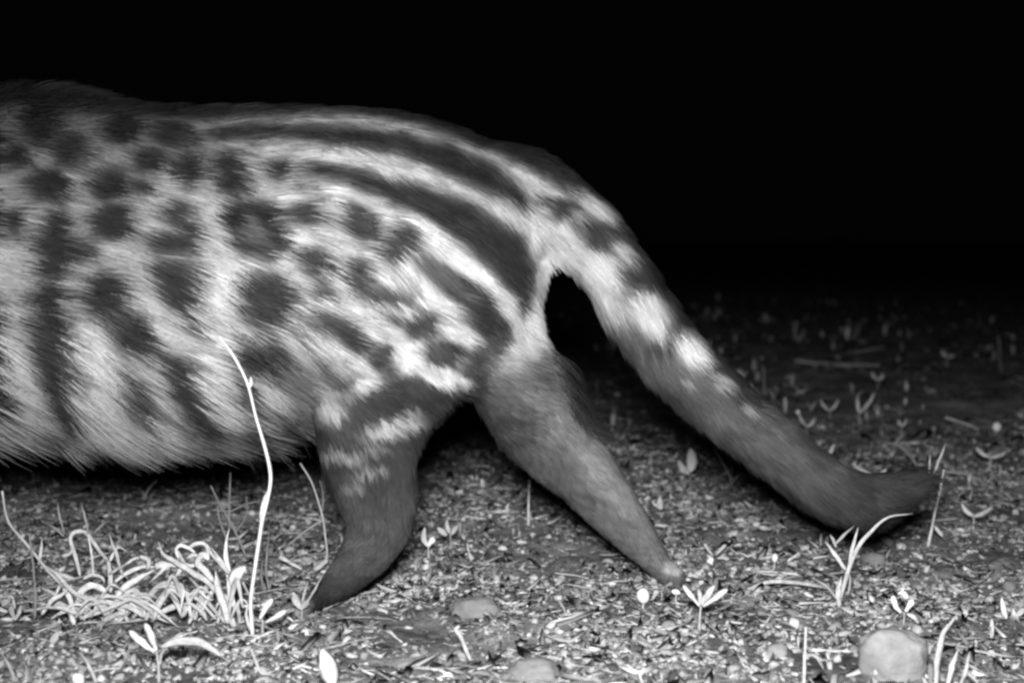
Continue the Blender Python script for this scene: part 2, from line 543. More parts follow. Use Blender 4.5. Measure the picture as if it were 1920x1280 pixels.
LIGHTS = [  # marks laid back over the ground pattern (x, y, a, b, tilt deg, value)
    (468, 436, 20, 20, 0, .11), (540, 735, 26, 70, 8, .15), (515, 690, 22, 26, 0, .17), (580, 800, 26, 50, 0, .04), (860, 545, 26, 12, 35, .12),
    (645, 572, 50, 13, 6, .62), (688, 612, 46, 17, 22, .58), (803, 560, 52, 13, 20, .60), (858, 622, 34, 16, 28, .60), (768, 662, 18, 20, 0, .58), (848, 706, 42, 12, 22, .56), (662, 690, 44, 12, 32, .56),
    (688, 578, 16, 8, 0, .5), (745, 640, 20, 10, 20, .5),
    (165, 690, 34, 80, -6, .74), (384, 680, 24, 105, -6, .74), (402, 545, 28, 46, -10, .64), (268, 790, 20, 28, 0, .66), (196, 790, 16, 32, 0, .66), (14, 700, 16, 60, -10, .66), (290, 620, 40, 14, 38, .55),
    (872, 496, 62, 14, 38, .70), (934, 556, 36, 14, 55, .68), (795, 424, 46, 12, 30, .56), (640, 468, 44, 12, 10, .52),
    (1058, 458, 26, 30, 20, .50), (1118, 515, 40, 34, 50, .56), (1142, 572, 36, 26, 45, .50), (1082, 490, 30, 20, 40, .5), (1205, 575, 42, 26, 35, .56), (1222, 600, 30, 20, 60, .5), (1294, 655, 22, 32, -30, .68),
    (1352, 716, 20, 14, 30, .34), (1398, 762, 16, 10, 30, .26), (1450, 806, 12, 8, 30, .22), (1165, 470, 24, 14, 40, .42), (1110, 385, 40, 14, 35, .45),
    (1285, 712, 12, 9, 0, .28),
    (620, 772, 24, 19, -14, .44), (700, 845, 26, 8, -12, .17), (655, 742, 16, 8, -20, .2), (770, 775, 18, 8, -20, .22), (738, 802, 50, 15, -14, .42), (640, 855, 36, 10, 10, .26), (690, 885, 34, 8, -12, .20), (660, 915, 20, 8, -10, .17),
    (1262, 1066, 16, 14, 0, .5),
    (640, 660, 60, 11, 32, .60), (672, 712, 30, 16, 15, .62), (762, 668, 24, 24, 0, .64), (708, 616, 36, 16, 18, .64), (860, 624, 34, 17, 30, .62), (750, 580, 20, 8, 10, .5), (820, 712, 34, 10, 24, .60), (560, 570, 14, 20, 0, .5), (620, 510, 12, 30, 0, .5),
    (788, 606, 29, 21, 5, .06), (832, 661, 29, 22, 10, .06), (712, 663, 21, 25, 0, .06), (644, 622, 27, 17, 32, .06), (660, 512, 19, 36, 12, .06), (590, 600, 24, 15, 15, .07), (742, 452, 36, 25, -20, .06),
    (668, 416, 34, 22, 25, .055), (586, 488, 25, 26, 0, .06), (646, 712, 30, 13, -15, .07), (567, 402, 32, 15, 10, .055), (592, 545, 16, 12, 0, .09), (815, 505, 40, 16, 30, .11), (730, 545, 44, 9, 5, .12), (482, 556, 38, 42, 0, .055), (238, 620, 38, 30, 10, .04), (182, 554, 34, 34, 0, .035),
]


def coat(v, W, jitter=1.0):
    """reflectance of the coat at points v (the pattern is the same on both flanks)."""
    u = v.copy()
    farside = u[:, 1] > CY + .0
    # the far flank carries the mirrored pattern
    u[:, 1] = np.where(farside & (W[:, 3] < .5) & (W[:, 7] < .5), 2 * CY - u[:, 1], u[:, 1])
    px, py = project(u)
    nzx = perlin(v[:, 0] * 55, v[:, 1] * 55, v[:, 2] * 55)
    nzy = perlin(v[:, 0] * 55 + 9, v[:, 1] * 55, v[:, 2] * 55 + 5)
    nz2 = perlin(v[:, 0] * 14 + 3, v[:, 1] * 14, v[:, 2] * 14)
    px = px + 8 * nzx
    py = py + 7 * nzy
    sd = np.full(len(v), 1e9)
    for ln in LINES:
        for (x0, y0, r0), (x1, y1, r1) in zip(ln[:-1], ln[1:]):
            dx, dy = x1 - x0, y1 - y0
            t = np.clip(((px - x0) * dx + (py - y0) * dy) / (dx * dx + dy * dy), 0, 1)
            d = np.hypot(px - x0 - t * dx, py - y0 - t * dy) - (r0 + t * (r1 - r0)) - 8.5
            sd = np.minimum(sd, d)
    for (x0, y0, a, b_) in OVALS:
        a, b_ = (a + 18, b_ + 15) if x0 < 540 else (a + 10, b_ + 9)
        d = (np.sqrt(((px - x0) / a) ** 2 + ((py - y0) / b_) ** 2) - 1) * min(a, b_)
        sd = np.minimum(sd, d)
    # forequarters, left of the picture: rows of spots
    spots = perlin(v[:, 0] * 26, v[:, 1] * 9, v[:, 2] * 17 + 4.4)
    sd = np.where(px < -10, np.minimum(sd, (.02 - spots) * 160), sd)
    sd = sd + 5 * perlin(v[:, 0] * 30 + 4, v[:, 1] * 30, (v[:, 2] + .25 * v[:, 0]) * 190) + 5 * nz2
    dark = 1 / (1 + np.exp(sd / 4.6))
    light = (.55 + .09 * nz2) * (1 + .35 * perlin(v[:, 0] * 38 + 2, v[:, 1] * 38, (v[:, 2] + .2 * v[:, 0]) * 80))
    # greyer back, plus weaker flash towards the upper left, both put into the coat
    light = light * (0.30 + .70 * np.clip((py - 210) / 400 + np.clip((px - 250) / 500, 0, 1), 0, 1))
    dk = .026 + .012 * nz2 + .016 * np.clip((py - 350) / 300, 0, 1)
    torso_c = light * (1 - dark) + dk * dark
    # lower thigh and leg: dark with faint pale bars
    yb = py + 40 * np.clip((px - 700) / 150, -1, .3) + 18 * nzx
    low = np.clip((yb - 705) / 40, 0, 1) * np.clip((px - 540) / 45, 0, 1)
    nearc = torso_c * (1 - low) + low * (.048 + .02 * nz2 + .022 * np.clip((py - 900) / 120, 0, 1) - .045 * np.clip((py - 1060) / 70, 0, 1))
    # hind edge of the rump is pale
    rump = np.exp(-np.clip(np.abs(px - (1022 - np.clip((py - 560) / 110, 0, 1.3) ** 1.3 * 74)) / (26 + 14 * np.clip((py - 540) / 80, 0, 1)), 0, 9) ** 2) * np.clip((py - 420) / 40, 0, 1) * np.clip(((725 - (px - 880) * .38) - py) / 40, 0, 1)
    torso_c = torso_c * (1 - low) + nearc * low
    torso_c = torso_c * (1 - rump * .85) + .6 * rump * .85
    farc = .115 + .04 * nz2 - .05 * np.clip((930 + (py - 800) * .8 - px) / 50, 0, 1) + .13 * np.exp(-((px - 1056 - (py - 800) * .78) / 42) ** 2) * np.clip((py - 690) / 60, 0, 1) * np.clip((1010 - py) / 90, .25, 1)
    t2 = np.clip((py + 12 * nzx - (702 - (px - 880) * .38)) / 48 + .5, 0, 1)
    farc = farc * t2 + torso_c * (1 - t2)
    tail_base = .098 + .02 * nz2 - .05 * np.clip((px - 1400) / 300, 0, 1)
    td = np.clip(dark, 0, 1)
    fresh = np.clip((1085 - px) / 60, 0, 1)
    tailc = (tail_base * (1 - td) + .03 * td) * (1 - fresh) + torso_c * fresh
    fore = np.where(py > 780, .05, torso_c)
    headc = np.where((px < -640) & (px > -760), .05, .35) + .05 * nz2
    cols = {'torso': torso_c, 'tail': tailc, 'near_leg': nearc, 'far_leg': farc, 'neck': torso_c, 'head': headc,
            'near_foreleg': fore, 'far_foreleg': fore, 'ear_a': headc * 0 + .2, 'ear_b': headc * 0 + .2}
    out = 0
    for i, k in enumerate(REG):
        out = out + W[:, i] * cols[k]
    front = W[:, 3] < .5
    for (x0, y0, a, b_, tilt, val) in LIGHTS:
        c_, s_ = math.cos(math.radians(tilt)), math.sin(math.radians(tilt))
        qx, qy = (px - x0) * c_ + (py - y0) * s_, -(px - x0) * s_ + (py - y0) * c_
        m = 1 / (1 + np.exp((np.sqrt((qx / a) ** 2 + (qy / b_) ** 2) - 1) * 6))
        if val < .13 and y0 < 730:
            m = m * .85
        if not (y0 > 1000):
            m = m * front
        out = out * (1 - m) + val * m
    return np.clip(out, .015, .75)


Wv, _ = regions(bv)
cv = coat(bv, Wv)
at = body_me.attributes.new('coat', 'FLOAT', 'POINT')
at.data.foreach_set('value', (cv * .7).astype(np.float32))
body_me.materials.clear()
body_me.materials.append(M_SKIN)
body_me.polygons.foreach_set('use_smooth', np.ones(len(body_me.polygons), bool))

base = (P(640, 1150, CY)[0], CY, 0.0)
civet = link('civet', None, loc=base, label='civet with dark spots and stripes walking left, its long tail hanging behind', category='civet')
body = link('body', body_me, civet, loc=[-c for c in base])

# fur
body_me.calc_loop_triangles()
nt_ = len(body_me.loop_triangles)
tri = np.empty(nt_ * 3, np.int32); body_me.loop_triangles.foreach_get('vertices', tri); tri = tri.reshape(-1, 3)
vn = np.empty(nv * 3, np.float32); body_me.vertices.foreach_get('normal', vn); vn = vn.reshape(-1, 3).astype(float)
A, B, C_ = bv[tri[:, 0]], bv[tri[:, 1]], bv[tri[:, 2]]
area = np.linalg.norm(np.cross(B - A, C_ - A), axis=1) / 2
mid = (A + B + C_) / 3
wgt = area * np.where(mid[:, 0] < -.45, .25, 1.0) * np.where(vn[tri[:, 0]][:, 1] > .35, .35, 1.0)
Wm = Wv[tri[:, 0]]
wgt = wgt * (1 + .8 * Wm[:, 1] + .6 * (Wm[:, 2] + Wm[:, 3]))
NH = 260000
pick = np.searchsorted(np.cumsum(wgt) / wgt.sum(), RNG.random(NH))
pick = np.clip(pick, 0, nt_ - 1)
r1_, r2_ = RNG.random(NH), RNG.random(NH)
s1 = np.sqrt(r1_)
ba = np.stack([1 - s1, s1 * (1 - r2_), s1 * r2_], 1)[:, :, None]
root = A[pick] * ba[:, 0] + B[pick] * ba[:, 1] + C_[pick] * ba[:, 2]
nrm = vn[tri[pick, 0]] * ba[:, 0] + vn[tri[pick, 1]] * ba[:, 1] + vn[tri[pick, 2]] * ba[:, 2]
nrm /= np.linalg.norm(nrm, axis=1)[:, None]
Wh, Dh = regions(root)
rpx, rpy = project(root)
# length
LEN = (.026 * Wh[:, 0] + .022 * Wh[:, 1] + .014 * Wh[:, 2] + .016 * Wh[:, 3] + .018 * Wh[:, 4] + .008 * Wh[:, 5] + .013 * Wh[:, 6] + .013 * Wh[:, 7] + .006 * (Wh[:, 8] + Wh[:, 9]))
legz = Wh[:, 2] + Wh[:, 3] + Wh[:, 6] + Wh[:, 7]
LEN = LEN * (1 - .78 * legz * np.clip((.14 - root[:, 2]) / .12, 0, 1))
LEN = LEN * (1 + 1.1 * Wh[:, 0] * np.clip((nrm[:, 2] - .5) / .4, 0, 1) * np.clip((230 - rpx) / 200, 0, 1))
LEN = LEN * (1 + 1.3 * Wh[:, 0] * np.clip(-nrm[:, 2] + .2, 0, 1) * (1 + perlin(root[:, 0] * 45, root[:, 1] * 30, 4.2)))
LEN = LEN * (1 - .55 * np.exp(-((rpx - 730) ** 2 + (rpy - 620) ** 2) / 170 ** 2))
LEN = LEN * (1 - .6 * np.exp(-((rpx - 1035) ** 2 + (rpy - 505) ** 2) / 60 ** 2))
LEN = LEN * (1 - .45 * Wh[:, 0] * np.clip((rpx - 930) / 70, 0, 1))
back = (Wh[:, 3] > .4) & (nrm[:, 0] > .78) & (rpy < 830) & (rpy > 650)
LEN = np.where(back, LEN * np.where(RNG.random(NH) < .2, 2.4, 1.2), LEN)
LEN = LEN * (.6 + .8 * RNG.random(NH) ** 1.5)
lift = .27 + .12 * RNG.random(NH) + .42 * np.clip((230 - rpx) / 200, 0, 1) * np.clip((nrm[:, 2] - .5) / .4, 0, 1)
lift = np.where(back, .75, lift)
F_ = Dh - nrm * (Dh * nrm).sum(1)[:, None]
F_ /= np.linalg.norm(F_, axis=1)[:, None] + 1e-9
side = np.cross(nrm, F_)
wv = perlin(root[:, 0] * 22, root[:, 1] * 22, root[:, 2] * 22) * 1.1 + perlin(root[:, 0] * 90, root[:, 1] * 90, root[:, 2] * 90) * .7 + RNG.normal(size=NH) * .10
F_ = F_ + side * wv[:, None] * .75
F_ /= np.linalg.norm(F_, axis=1)[:, None]
lift = lift + perlin(root[:, 0] * 60 + 7, root[:, 1] * 60, root[:, 2] * 60) * .34
# clumps
cell = np.floor((root + .004 * np.stack([perlin(root[:, 0] * 40, root[:, 1] * 40, root[:, 2] * 40 + q) for q in (0, 5, 9)], 1)) / np.array((.0100, .0085, .0060))).astype(np.int64)
key = cell[:, 0] * 73856093 ^ cell[:, 1] * 19349663 ^ cell[:, 2] * 83492791
_, inv = np.unique(key, return_inverse=True)
cnt = np.bincount(inv)
cen = np.stack([np.bincount(inv, root[:, i]) / cnt for i in range(3)], 1)[inv]
K = 5
pts = np.empty((NH, K, 3))
for j in range(K):
    s = j / (K - 1)
    o = root + LEN[:, None] * (F_ * s * np.sqrt(1 - np.clip(lift, 0, .9)[:, None] ** 2) + nrm * (lift[:, None] * (s - .42 * s * s)))
    o[:, 2] -= LEN * .10 * s * s
    pts[:, j] = o + (cen - root) * (.55 * s)
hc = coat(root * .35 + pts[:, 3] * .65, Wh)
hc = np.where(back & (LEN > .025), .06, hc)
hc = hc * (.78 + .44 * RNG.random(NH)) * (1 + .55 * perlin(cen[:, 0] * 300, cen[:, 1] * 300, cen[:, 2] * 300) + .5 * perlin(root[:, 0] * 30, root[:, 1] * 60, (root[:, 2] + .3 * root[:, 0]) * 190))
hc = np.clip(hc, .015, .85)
cu = bpy.data.hair_curves.new('fur')
cu.add_curves([K] * NH)
cu.attributes['position'].data.foreach_set('vector', pts.astype(np.float32).ravel())
ra = cu.attributes.get('radius') or cu.attributes.new('radius', 'FLOAT', 'POINT')
rad = np.outer(.00030 * (.7 + .6 * RNG.random(NH)), np.array((1, .95, .8, .5, .08)))
ra.data.foreach_set('value', rad.astype(np.float32).ravel())
ca = cu.attributes.new('coat', 'FLOAT', 'CURVE'); ca.data.foreach_set('value', hc.astype(np.float32))
na = cu.attributes.new('skin_normal', 'FLOAT_VECTOR', 'CURVE'); na.data.foreach_set('vector', nrm.astype(np.float32).ravel())
cu.materials.append(M_FUR)
link('fur', cu, civet, loc=[-c for c in base])

# claws
def claw(px, py, Y, dx, dy):
    c = [P(px, py, Y), P(px + dx * .6, py + dy * .4, Y), P(px + dx, py + dy, Y)]
    c = catmull(c, 7)
    T = np.gradient(c, axis=0); T /= np.linalg.norm(T, axis=1)[:, None]
    a = np.cross(T, (0, 1, 0)); b_ = np.array((0, 1.0, 0))
    ph = np.linspace(0, 2 * math.pi, 6, endpoint=False)
    r = np.linspace(.0018, .0003, 7)
    V = (c[:, None] + (a[:, None] * np.cos(ph)[None, :, None] + b_ * np.sin(ph)[None, :, None]) * r[:, None, None]).reshape(-1, 3)
    F = [(i * 6 + j, i * 6 + (j + 1) % 6, (i + 1) * 6 + (j + 1) % 6, (i + 1) * 6 + j) for i in range(6) for j in range(6)] + [tuple(range(6))[::-1], tuple(36 + j for j in range(6))]
    me = bpy.data.meshes.new('claw'); me.from_pydata((V - np.array(base)).tolist(), [], F); me.materials.append(M_CLAW)
    me.polygons.foreach_set('use_smooth', np.ones(len(me.polygons), bool))
    link('claw', me, civet)


for (tx, ty, Y, dx) in ((588, 1134, NEAR, -28), (1262, 1085, FAR, 6), (-330, 1135, NEAR, -26), (-552, 1088, FAR, -26)):
    for k in range(4):
        ext = -6 if k in (1, 2) else 0
        claw(tx + dx + ext - 8, ty + 8, Y + (k - 1.5) * .0144, -14, 9)

# eyes and nose of the head outside the picture
def blob(name, centre, r, mat, parent, off):
    import bmesh
    bm = bmesh.new()
    bmesh.ops.create_icosphere(bm, subdivisions=2, radius=1)
    for v in bm.verts:
        v.co = Vector((v.co.x * r[0], v.co.y * r[1], v.co.z * r[2]))
    me = bpy.data.meshes.new(name); bm.to_mesh(me); bm.free()
    me.materials.append(mat)
    for p in me.polygons:
        p.use_smooth = True
    return link(name, me, parent, loc=[centre[i] - off[i] for i in range(3)])


for s in (-1, 1):
    blob('eye', P(-735, 520, CY + s * .030), (.007, .005, .007), M_DARK, civet, base)
blob('nose', P(-890, 590, CY), (.008, .009, .007), M_DARK, civet, base)

# ------------------------------------------------------------------ stalks, blades, leaves and twigs
PROF = {
    'blade': lambda s: np.where(s < .35, .62 + .38 * s / .35, 1.0) * np.clip((1 - s) / .45, .04, 1) ** .8,
    'stem': lambda s: 1 - .45 * s,
    'leaf': lambda s: np.sin(np.pi * np.clip(.06 + .92 * s, 0, 1)) ** .7,
    'spoon': lambda s: .25 + .75 * np.clip((s - .25) / .35, 0, 1) * np.sqrt(np.clip(1 - ((s - .68) / .34) ** 2, 0.02, 1)) * (s > .2) + 0,
    'club': lambda s: np.sqrt(np.clip(1 - (2 * s - 1) ** 6, .05, 1)),
    'paddle': lambda s: (.42 + .58 * np.clip(s / .62, 0, 1) ** 1.3) * np.sqrt(np.clip(1 - (np.clip(s - .72, 0, 1) / .29) ** 2, .03, 1)),
    'ball': lambda s: np.sqrt(np.clip(1 - (2 * s - 1) ** 2, .02, 1)),
    'twig': lambda s: .8 + .2 * np.sin(s * 23.0) * np.cos(s * 11.0) - .25 * s,
}


def strip(points, width, thick, prof, tilt=0.0, seg=6, n=None):
    """closed mesh of elliptical section swept along world points."""
    L_ = len(points)
    n = n or max(8, 4 * L_)
    c = catmull(points, n)
    T = np.gradient(c, axis=0); T /= np.linalg.norm(T, axis=1)[:, None] + 1e-12
    view = np.array((0, 1.0, -.1))
    a = np.cross(T, view)
    a /= np.linalg.norm(a, axis=1)[:, None] + 1e-9
    b_ = np.cross(T, a)
    ang = np.full(n, tilt) + np.linspace(0, .5 * random.uniform(-1, 1), n)
    u = a * np.cos(ang)[:, None] + b_ * np.sin(ang)[:, None]
    w = -a * np.sin(ang)[:, None] + b_ * np.cos(ang)[:, None]
    pr = PROF[prof](np.linspace(0, 1, n))
    if prof not in ('ball',):
        q0 = random.uniform(0, 90)
        sl = np.linspace(0, 1, n)
        pr = pr * (1 + .28 * perlin(sl * 6 + q0, q0))
        ln_ = np.linalg.norm(c[-1] - c[0])
        c = c + (np.stack([perlin(sl * 4 + q0, 3.3 + q0), perlin(sl * 4 + q0, 7.7 + q0), perlin(sl * 4 + q0, 1.1 + q0)], 1)) * ln_ * (.012 if prof == 'stem' else .04) * np.sin(np.pi * sl)[:, None]
    ph = np.linspace(0, 2 * math.pi, seg, endpoint=False)
    V = (c[:, None] + u[:, None] * (np.cos(ph)[None, :, None] * (width / 2 * pr)[:, None, None])
         + w[:, None] * (np.sin(ph)[None, :, None] * (thick / 2 * np.maximum(pr, .3))[:, None, None])).reshape(-1, 3)
    F = [(i * seg + j, i * seg + (j + 1) % seg, (i + 1) * seg + (j + 1) % seg, (i + 1) * seg + j) for i in range(n - 1) for j in range(seg)]
    F += [tuple(range(seg))[::-1], tuple((n - 1) * seg + j for j in range(seg))]
    return V, F


def plain_mesh(name, V, F, mat):
    me = bpy.data.meshes.new(name)
    me.from_pydata(np.asarray(V).tolist(), [], F)
    me.materials.append(mat)
    me.polygons.foreach_set('use_smooth', np.ones(len(me.polygons), bool))
    me.update()
    return me


def plant(name, label, cat, basepx, parts, mat=None, group=None, lean=.25, forward=0.0):
    """basepx: pixel of its foot on the ground. parts: (name, [(px,py)...], width px, profile[, material[, depth at start, at end in m]])"""
    g = ground_at(*basepx)
    Y = g[1]
    many = len(parts) > 1
    root_ = link(name, None, loc=g, label=label, category=cat, group=group) if many else None
    res = root_
    for pt in parts:
        nm, pp, w, prof = pt[:4]
        m_ = pt[4] if len(pt) > 4 and pt[4] else (mat or M_BLADE)
        if nm in ('bud', 'head', 'seed', 'pod', 'pebble', 'knob'):
            prof = 'ball'
        elif nm == 'leaf' and prof == 'club':
            prof = 'paddle'
        length = sum(math.dist(pp[i], pp[i + 1]) for i in range(len(pp) - 1)) * Y / FPX
        if len(pt) > 6:
            d0, d1 = pt[5], pt[6]
        else:
            d0, d1 = 0.0, length * random.uniform(-lean, lean) + forward
        n = len(pp)
        W3 = [P(p[0], p[1], Y + d0 + (d1 - d0) * (i / max(1, n - 1)) ** 1.3) for i, p in enumerate(pp)]
        ww = w * Y / FPX * (.95 if nm == 'blade' else .76 if nm in ('stem', 'knot') else 1.0)
        th = ww * (.9 if prof in ('stem', 'twig', 'ball') else .2)
        V, F = strip(W3, ww, max(th, .0004), prof, random.uniform(-.35, .35) if prof != 'stem' else 0)
        me = plain_mesh(nm if many else name, V - g, F, m_)
        if many:
            link(nm, me, root_)
        else:
            res = link(name, me, loc=g, label=label, category=cat, group=group)
    return res


# --- the tall stalk before the flank
plant('grass_stalk', 'tallest of all stalks, pale and bent, standing in front of the spotted flank', 'grass stalk', (476, 1196),
      [('stem', [(474, 1196), (470, 1130), (478, 1070), (486, 1015), (491, 975), (499, 940), (505, 895), (498, 845), (483, 785), (468, 725), (445, 680), (425, 650), (411, 633)], 10.5, 'stem', M_SEED, 0, -.045),
       ('bract', [(489, 985), (495, 950), (502, 920)], 15, 'leaf', M_LEAF, -.008, -.010),
       ('bract', [(468, 728), (470, 716), (470, 706)], 8, 'leaf', M_LEAF, -.024, -.026),
       ('side_blade', [(474, 1192), (462, 1160), (464, 1130)], 7, 'blade', M_BLADE, 0, .01)])

def filler(cx, cy, n, spread, rise, seed):
    r = random.Random(seed)
    out = []
    for i in range(n):
        x0, y0 = cx + r.uniform(-.5, .5) * spread, cy + r.uniform(-8, 10)
        d = r.choice((-1, 1)) * r.uniform(.3, 1)
        h = rise * r.uniform(.35, 1)
        w = spread * .5 * d
        droop = r.uniform(0, .8)
        out.append(('blade', [(x0, y0), (x0 + w * .25, y0 - h * .6), (x0 + w * .6, y0 - h), (x0 + w, y0 - h * (1 - droop))], r.uniform(6, 14), r.choice(('blade', 'leaf', 'blade')), r.choice((M_BLADE, M_DRY, M_BLADE, M_LEAF))))
    return out


# --- left tussock
plant('grass_tussock', 'low pale grass tussock with curling blades at the left edge', 'grass tussock', (205, 1170), [
    ('blade', [(120, 1100), (85, 1062), (45, 1012), (15, 975), (4, 920)], 7, 'stem', M_DRY),
    ('blade', [(175, 1130), (140, 1110), (110, 1080), (85, 1060)], 10, 'blade'),
    ('blade', [(150, 1080), (146, 1060), (138, 1030), (132, 1010), (140, 998), (158, 997), (172, 1012), (190, 1038), (203, 1050)], 9, 'club'),
    ('blade', [(207, 1110), (206, 1080), (202, 1048)], 12, 'club', M_LEAF),
    ('blade', [(206, 1052), (214, 1032)], 7, 'blade'),
    ('blade', [(175, 1080), (172, 1040), (165, 1003)], 6, 'stem'),
    ('blade', [(115, 1042), (130, 1037), (136, 1022)], 8, 'club'),
    ('blade', [(72, 1058), (76, 1035), (79, 1008)], 7, 'blade'),
    ('blade', [(230, 1078), (215, 1030), (204, 1000)], 7, 'blade', M_DRY),
    ('blade', [(212, 1040), (222, 1025), (240, 1035)], 6, 'blade', M_DRY),
    ('blade', [(78, 1152), (95, 1128), (118, 1112), (135, 1095)], 10, 'blade', M_LEAF),
    ('blade', [(110, 1120), (85, 1103)], 9, 'club'),
    ('blade', [(140, 1085), (118, 1078), (95, 1068)], 9, 'blade'),
    ('blade', [(145, 1125), (155, 1105), (175, 1098), (200, 1108)], 15, 'club', M_LEAF),
    ('blade', [(155, 1085), (172, 1078), (190, 1082), (196, 1092)], 8, 'club'),
    ('blade', [(190, 1145), (160, 1120), (140, 1130)], 12, 'club'),
    ('blade', [(215, 1125), (235, 1100), (262, 1082), (290, 1068)], 15, 'blade', M_LEAF),
    ('blade', [(215, 1090), (238, 1072), (270, 1062), (292, 1062)], 10, 'blade'),
    ('blade', [(205, 1075), (222, 1065), (238, 1056)], 7, 'blade'),
    ('blade', [(276, 1068), (278, 1050), (262, 1042)], 9, 'club'),
    ('blade', [(232, 1060), (250, 1048), (262, 1042)], 6, 'blade'),
    ('blade', [(200, 1140), (170, 1150), (140, 1140), (120, 1130)], 12, 'blade'),
    ('blade', [(220, 1158), (238, 1140), (232, 1118), (215, 1108)], 14, 'club'),
    ('blade', [(240, 1165), (225, 1140), (200, 1128), (165, 1135)], 14, 'blade'),
    ('blade', [(180, 1175), (200, 1160), (222, 1150), (240, 1152)], 12, 'blade'),
    ('blade', [(150, 1160), (175, 1150), (215, 1145)], 9, 'blade'),
    ('blade', [(0, 1160), (35, 1163), (75, 1169), (118, 1172)], 9, 'club', M_LEAF),
    ('blade', [(45, 1145), (90, 1140), (135, 1140)], 7, 'blade', M_DRY),
    ('blade', [(95, 1160), (115, 1148), (140, 1146)], 6, 'blade'),
    ('blade', [(65, 1160), (66, 1100), (62, 1060), (55, 1000)], 6, 'stem', M_DIM),
    ('blade', [(170, 1120), (150, 1150), (125, 1165)], 8, 'blade'),
    ('blade', [(250, 1120), (285, 1135), (310, 1155), (335, 1175)], 8, 'blade'),
    ('blade', [(255, 1145), (290, 1155), (320, 1168)], 8, 'blade'),
    ('blade', [(120, 1000), (112, 970), (108, 940)], 5, 'blade', M_DIM),
    ('blade', [(120, 1005), (105, 992), (90, 982)], 6, 'blade', M_DIM),
    ('blade', [(165, 1000), (160, 970), (152, 945)], 5, 'blade', M_DIM),
    ('blade', [(175, 1000), (190, 985), (205, 975)], 5, 'blade', M_DIM),
] + filler(195, 1155, 32, 200, 62, 3), lean=.45)

# --- right tussock
plant('grass_tussock', 'grass tussock with broad blades and a knotted curl, left of the tall stalk', 'grass tussock', (410, 1172), [
    ('blade', [(440, 1142), (434, 1100), (428, 1060), (424, 1020), (430, 990)], 11, 'blade', M_LEAF),
    ('blade', [(430, 1130), (428, 1080), (412, 1050), (395, 1025)], 10, 'blade'),
    ('leaf', [(434, 1098), (442, 1078), (460, 1062)], 26, 'leaf', M_LEAF),
    ('blade', [(428, 1168), (418, 1130), (408, 1100), (404, 1070)], 16, 'blade', M_LEAF),
    ('blade', [(418, 1120), (390, 1092), (360, 1070), (330, 1055), (308, 1040), (297, 1015)], 13, 'blade'),
    ('blade', [(425, 1165), (395, 1135), (375, 1105), (352, 1078)], 9, 'blade', M_DRY),
    ('blade', [(405, 1160), (372, 1125), (345, 1108), (318, 1098), (290, 1103)], 8, 'blade'),
    ('blade', [(400, 1090), (385, 1070), (370, 1055), (380, 1040), (392, 1048)], 14, 'club', M_LEAF),
    ('knot', [(335, 1048), (330, 1030), (338, 1022), (352, 1026), (366, 1036)], 9, 'club', M_LEAF),
    ('knot', [(352, 1030), (364, 1020), (380, 1018), (390, 1028), (388, 1045), (375, 1052)], 11, 'club', M_LEAF),
    ('knot', [(345, 1056), (360, 1060), (376, 1052), (366, 1040), (350, 1046)], 9, 'club', M_LEAF),
    ('blade', [(332, 1030), (345, 1055), (362, 1072), (385, 1085)], 8, 'club'),
    ('blade', [(390, 1028), (402, 1045), (418, 1062), (430, 1075)], 7, 'club'),
    ('blade', [(330, 1080), (340, 1062), (318, 1058), (300, 1072), (280, 1092)], 12, 'blade'),
    ('blade', [(392, 1110), (370, 1108), (345, 1118)], 8, 'blade'),
    ('blade', [(455, 1090), (462, 1105), (472, 1120)], 6, 'stem', M_DRY),
    ('blade', [(290, 1062), (304, 1058), (318, 1065)], 16, 'club'),
    ('blade', [(310, 1090), (335, 1095), (350, 1110)], 9, 'blade'),
] + filler(395, 1160, 14, 110, 75, 4) + filler(452, 1170, 7, 60, 48, 9), lean=.4)

# --- plants at the lower left
plant('seedling', 'seedling below the tussocks with one long leaf arching to the right', 'seedling', (298, 1278), [
    ('stem', [(298, 1278), (297, 1250), (294, 1222)], 8, 'stem', M_BLADE),
    ('leaf', [(290, 1222), (268, 1205), (243, 1182)], 15, 'club', M_LEAF),
    ('leaf', [(293, 1220), (284, 1196), (272, 1168)], 16, 'club', M_LEAF),
    ('leaf', [(302, 1212), (330, 1203), (362, 1203), (390, 1212), (414, 1230)], 19, 'leaf', M_LEAF),
    ('stem', [(300, 1245), (303, 1225), (312, 1215)], 6, 'stem', M_BLADE)], lean=.1)
plant('seedling', 'stubby seedling with two thick pale leaves just right of the foot of the tall stalk', 'seedling', (492, 1190), [
    ('leaf', [(487, 1160), (498, 1140), (511, 1122)], 15, 'club', M_LEAF),
    ('leaf', [(498, 1166), (518, 1156), (537, 1144)], 13, 'club', M_LEAF),
    ('stem', [(492, 1188), (492, 1160)], 8, 'stem')], lean=.1)
plant('seedling', 'small seedling with a heart shaped pale leaf beside the toes of the near hind foot', 'seedling', (566, 1158), [
    ('leaf', [(566, 1142), (556, 1128), (550, 1110)], 16, 'leaf', M_LEAF),
    ('leaf', [(564, 1142), (572, 1132), (578, 1126)], 14, 'leaf', M_LEAF),
    ('blade', [(566, 1130), (572, 1108), (577, 1090)], 6, 'blade', M_DRY),
    ('blade', [(574, 1130), (590, 1105), (607, 1074)], 5, 'blade', M_DRY),
    ('stem', [(566, 1158), (566, 1138)], 6, 'stem')], lean=.08, forward=-.01)
plant('fallen_leaf', 'large pale oval leaf standing upright at the bottom edge, left of the middle', 'fallen leaf', (622, 1292), [
    ('leaf', [(624, 1290), (616, 1250), (604, 1216)], 38, 'leaf', M_LEAF)], lean=.1)
